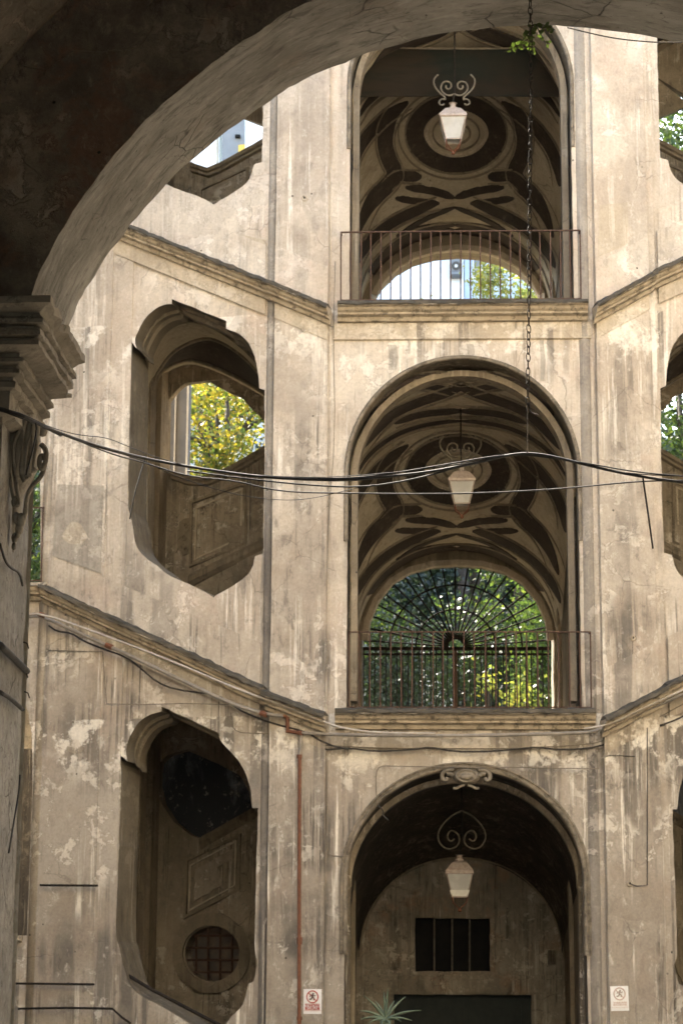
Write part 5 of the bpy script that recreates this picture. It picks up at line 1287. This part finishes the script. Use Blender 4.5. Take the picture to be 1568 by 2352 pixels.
for i in range(26000):
    x = rnd.uniform(-4.0, 14); z = 5+11.8*rnd.random(); z -= 1.4*max(0, noise.noise(Vector((x*.4, 0, 0)))); cl_ = noise.noise(Vector((x*.9, z*.9, 3)))
    p = Vector((x, 31.2+cl_*1.2+rnd.random()*.5, z))
    if noise.noise(Vector((x*.7, z*.7, 9))) < -.25: continue
    an = Vector((rnd.gauss(0, 1), rnd.gauss(0, 1), rnd.gauss(0, 1))).normalized(); a2 = an.cross(Vector((rnd.random(), rnd.random(), rnd.random()))).normalized()
    l_ = rnd.uniform(.14, .3); k = len(mb.v); mb.v += [p-an*l_*.5, p+a2*l_*.32, p+an*l_*.5, p-a2*l_*.32]; mb.f.append((k, k+1, k+2, k+3))
tag(mb.build('wood', M['leaf_dark']), kind='stuff')
# houses
def house(name_, px0, px1, y, z0, z1, depth, mat, label):
    a = at(px0, 1176, y).x; b = at(px1, 1176, y).x
    t = thing(name_, label, 'building', ((a+b)/2, y, 4.7)); MB().box(((a+b)/2, y+depth/2, (z0+z1)/2), (abs(b-a), depth, z1-z0)).build('wall', mat, t); return t, a, b
h1, a, b = house('white_house', 700, 1068, 34, 4.7, 30, 8, M['white_wall'], 'white house behind the upper central arch with an air conditioner')
f34 = Y(34)
def opening(t, x0, y0, x1, y1, fr, mat, fmat):
    w0 = MB().plate(fr, fr.uvs([(x0, y1), (x1, y1), (x1, y0), (x0, y0)]), [], .05, off=.03).build('window', fmat, t)
    MB().plate(fr, fr.uvs([(x0+3, y1-3), (x1-3, y1-3), (x1-3, y0+3), (x0+3, y0+3)]), [], .03, off=.05).build('pane', mat, w0)
ac_ = thing('air_conditioner', 'white air conditioner unit on the white house behind the upper arch', 'air conditioner', f34.p(1047, 612, .3))
MB().plate(f34, f34.uvs([(1034, 632), (1060, 632), (1060, 594), (1034, 594)]), [], .35, off=.42).build('casing', M['grey_wall'], ac_)
MB().tube([f34.p(1047, 610, .43), f34.p(1047, 610, .47)], .13, 20).build('fan_guard', M['shutter_dark'], ac_)
MB().tube([f34.p(1047, 610, .47), f34.p(1047, 610, .5)], .05, 12).build('fan_hub', M['ac_white'], ac_)
MB().fbox(f34, f34.uv(1034, 636)[0], f34.uv(1060, 636)[0], f34.uv(1047, 640)[1], f34.uv(1047, 634)[1], 0, .45).build('support_bracket', M['grey_wall'], ac_)
h2, a, b = house('blue_house', 1070, 1330, 36, 4.7, 34, 8, M['blue_wall'], 'pale blue house behind the bright tree in the upper arch')
f46 = Y(36)
for x0, y0, x1, y1 in ((1085, 590, 1105, 640), (1125, 590, 1150, 625)): opening(h2, x0, y0, x1, y1, f46, M['grey_wall'], M['white_wall'])
h3, a, b = house('grey_white_house', 380, 640, 30, 4.7, 31, 8, M['white_wall'], 'white and grey house seen over the upper left parapet')
f30 = Y(30)
for x0, y0, x1, y1, m_ in ((511, 150, 562, 520, 'grey_wall'), (497, 150, 501, 520, 'beige_post'), (505, 150, 509, 520, 'concrete_shade')):
    MB().plate(f30, f30.uvs([(x0, y1), (x1, y1), (x1, y0), (x0, y0)]), [], .06, off=.06).build('facade_panel', M[m_], h3)
MB().plate(f30, f30.uvs([(548, 352), (563, 350), (563, 334), (548, 336)]), [], .06, off=.12).build('ochre_panel', M['ochre'], h3)
MB().fbox(f30, f30.uv(541, 317)[0], f30.uv(553, 317)[0], f30.uv(547, 319)[1], f30.uv(547, 314)[1], .06, .2).build('wall_lamp', M['black_void'], h3)
# shuttered glass house standing left of the yellow tree (seen in the middle left window)
f9 = Y(9.5)
h4 = thing('shuttered_bay', 'tall dark shuttered bay with pale posts left of the yellowing tree', 'building', f9.p(400, 1176))
MB().plate(f9, [(f9.uv(360, 1000)[0], 0.5), (f9.uv(433, 1000)[0], .5), (f9.uv(433, 1000)[0], 13.0), (f9.uv(360, 1000)[0], 13.0)], [], .3).build('shutter', M['shutter_dark'], h4)
for x, wd, m_ in ((381, 8, 'beige_post'), (402, 3, 'beige_post'), (430, 4, 'beige_post')):
    MB().plate(f9, [(f9.uv(x-wd/2, 1000)[0], .5), (f9.uv(x+wd/2, 1000)[0], .5), (f9.uv(x+wd/2, 1000)[0], 13), (f9.uv(x-wd/2, 1000)[0], 13)], [], .05, off=.05).build('post', M[m_], h4)
# low things behind the gate
h5 = thing('garden_house', 'low pale garden house glimpsed through the gate bars', 'building', at(1010, 1600, 19))
f19 = Y(19)
MB().plate(f19, f19.uvs([(965, 1660), (1045, 1660), (1045, 1560), (965, 1560)]), [], 2.0).build('wall', M['white_wall'], h5)
opening(h5, 982, 1585, 1008, 1640, f19, M['grey_wall'], M['pale_red_print'])
h6 = thing('shed_roof', 'pale green sheet roof behind the left of the fan grille', 'roof', at(900, 1480, 17))
f17 = Y(17); MB().plate(f17, f17.uvs([(830, 1492), (985, 1482), (960, 1468), (845, 1466)]), [], 1.5).build('roof_sheet', M['concrete_shade'], h6)

for o in SC.objects:
    if '_o' in o: del o['_o']
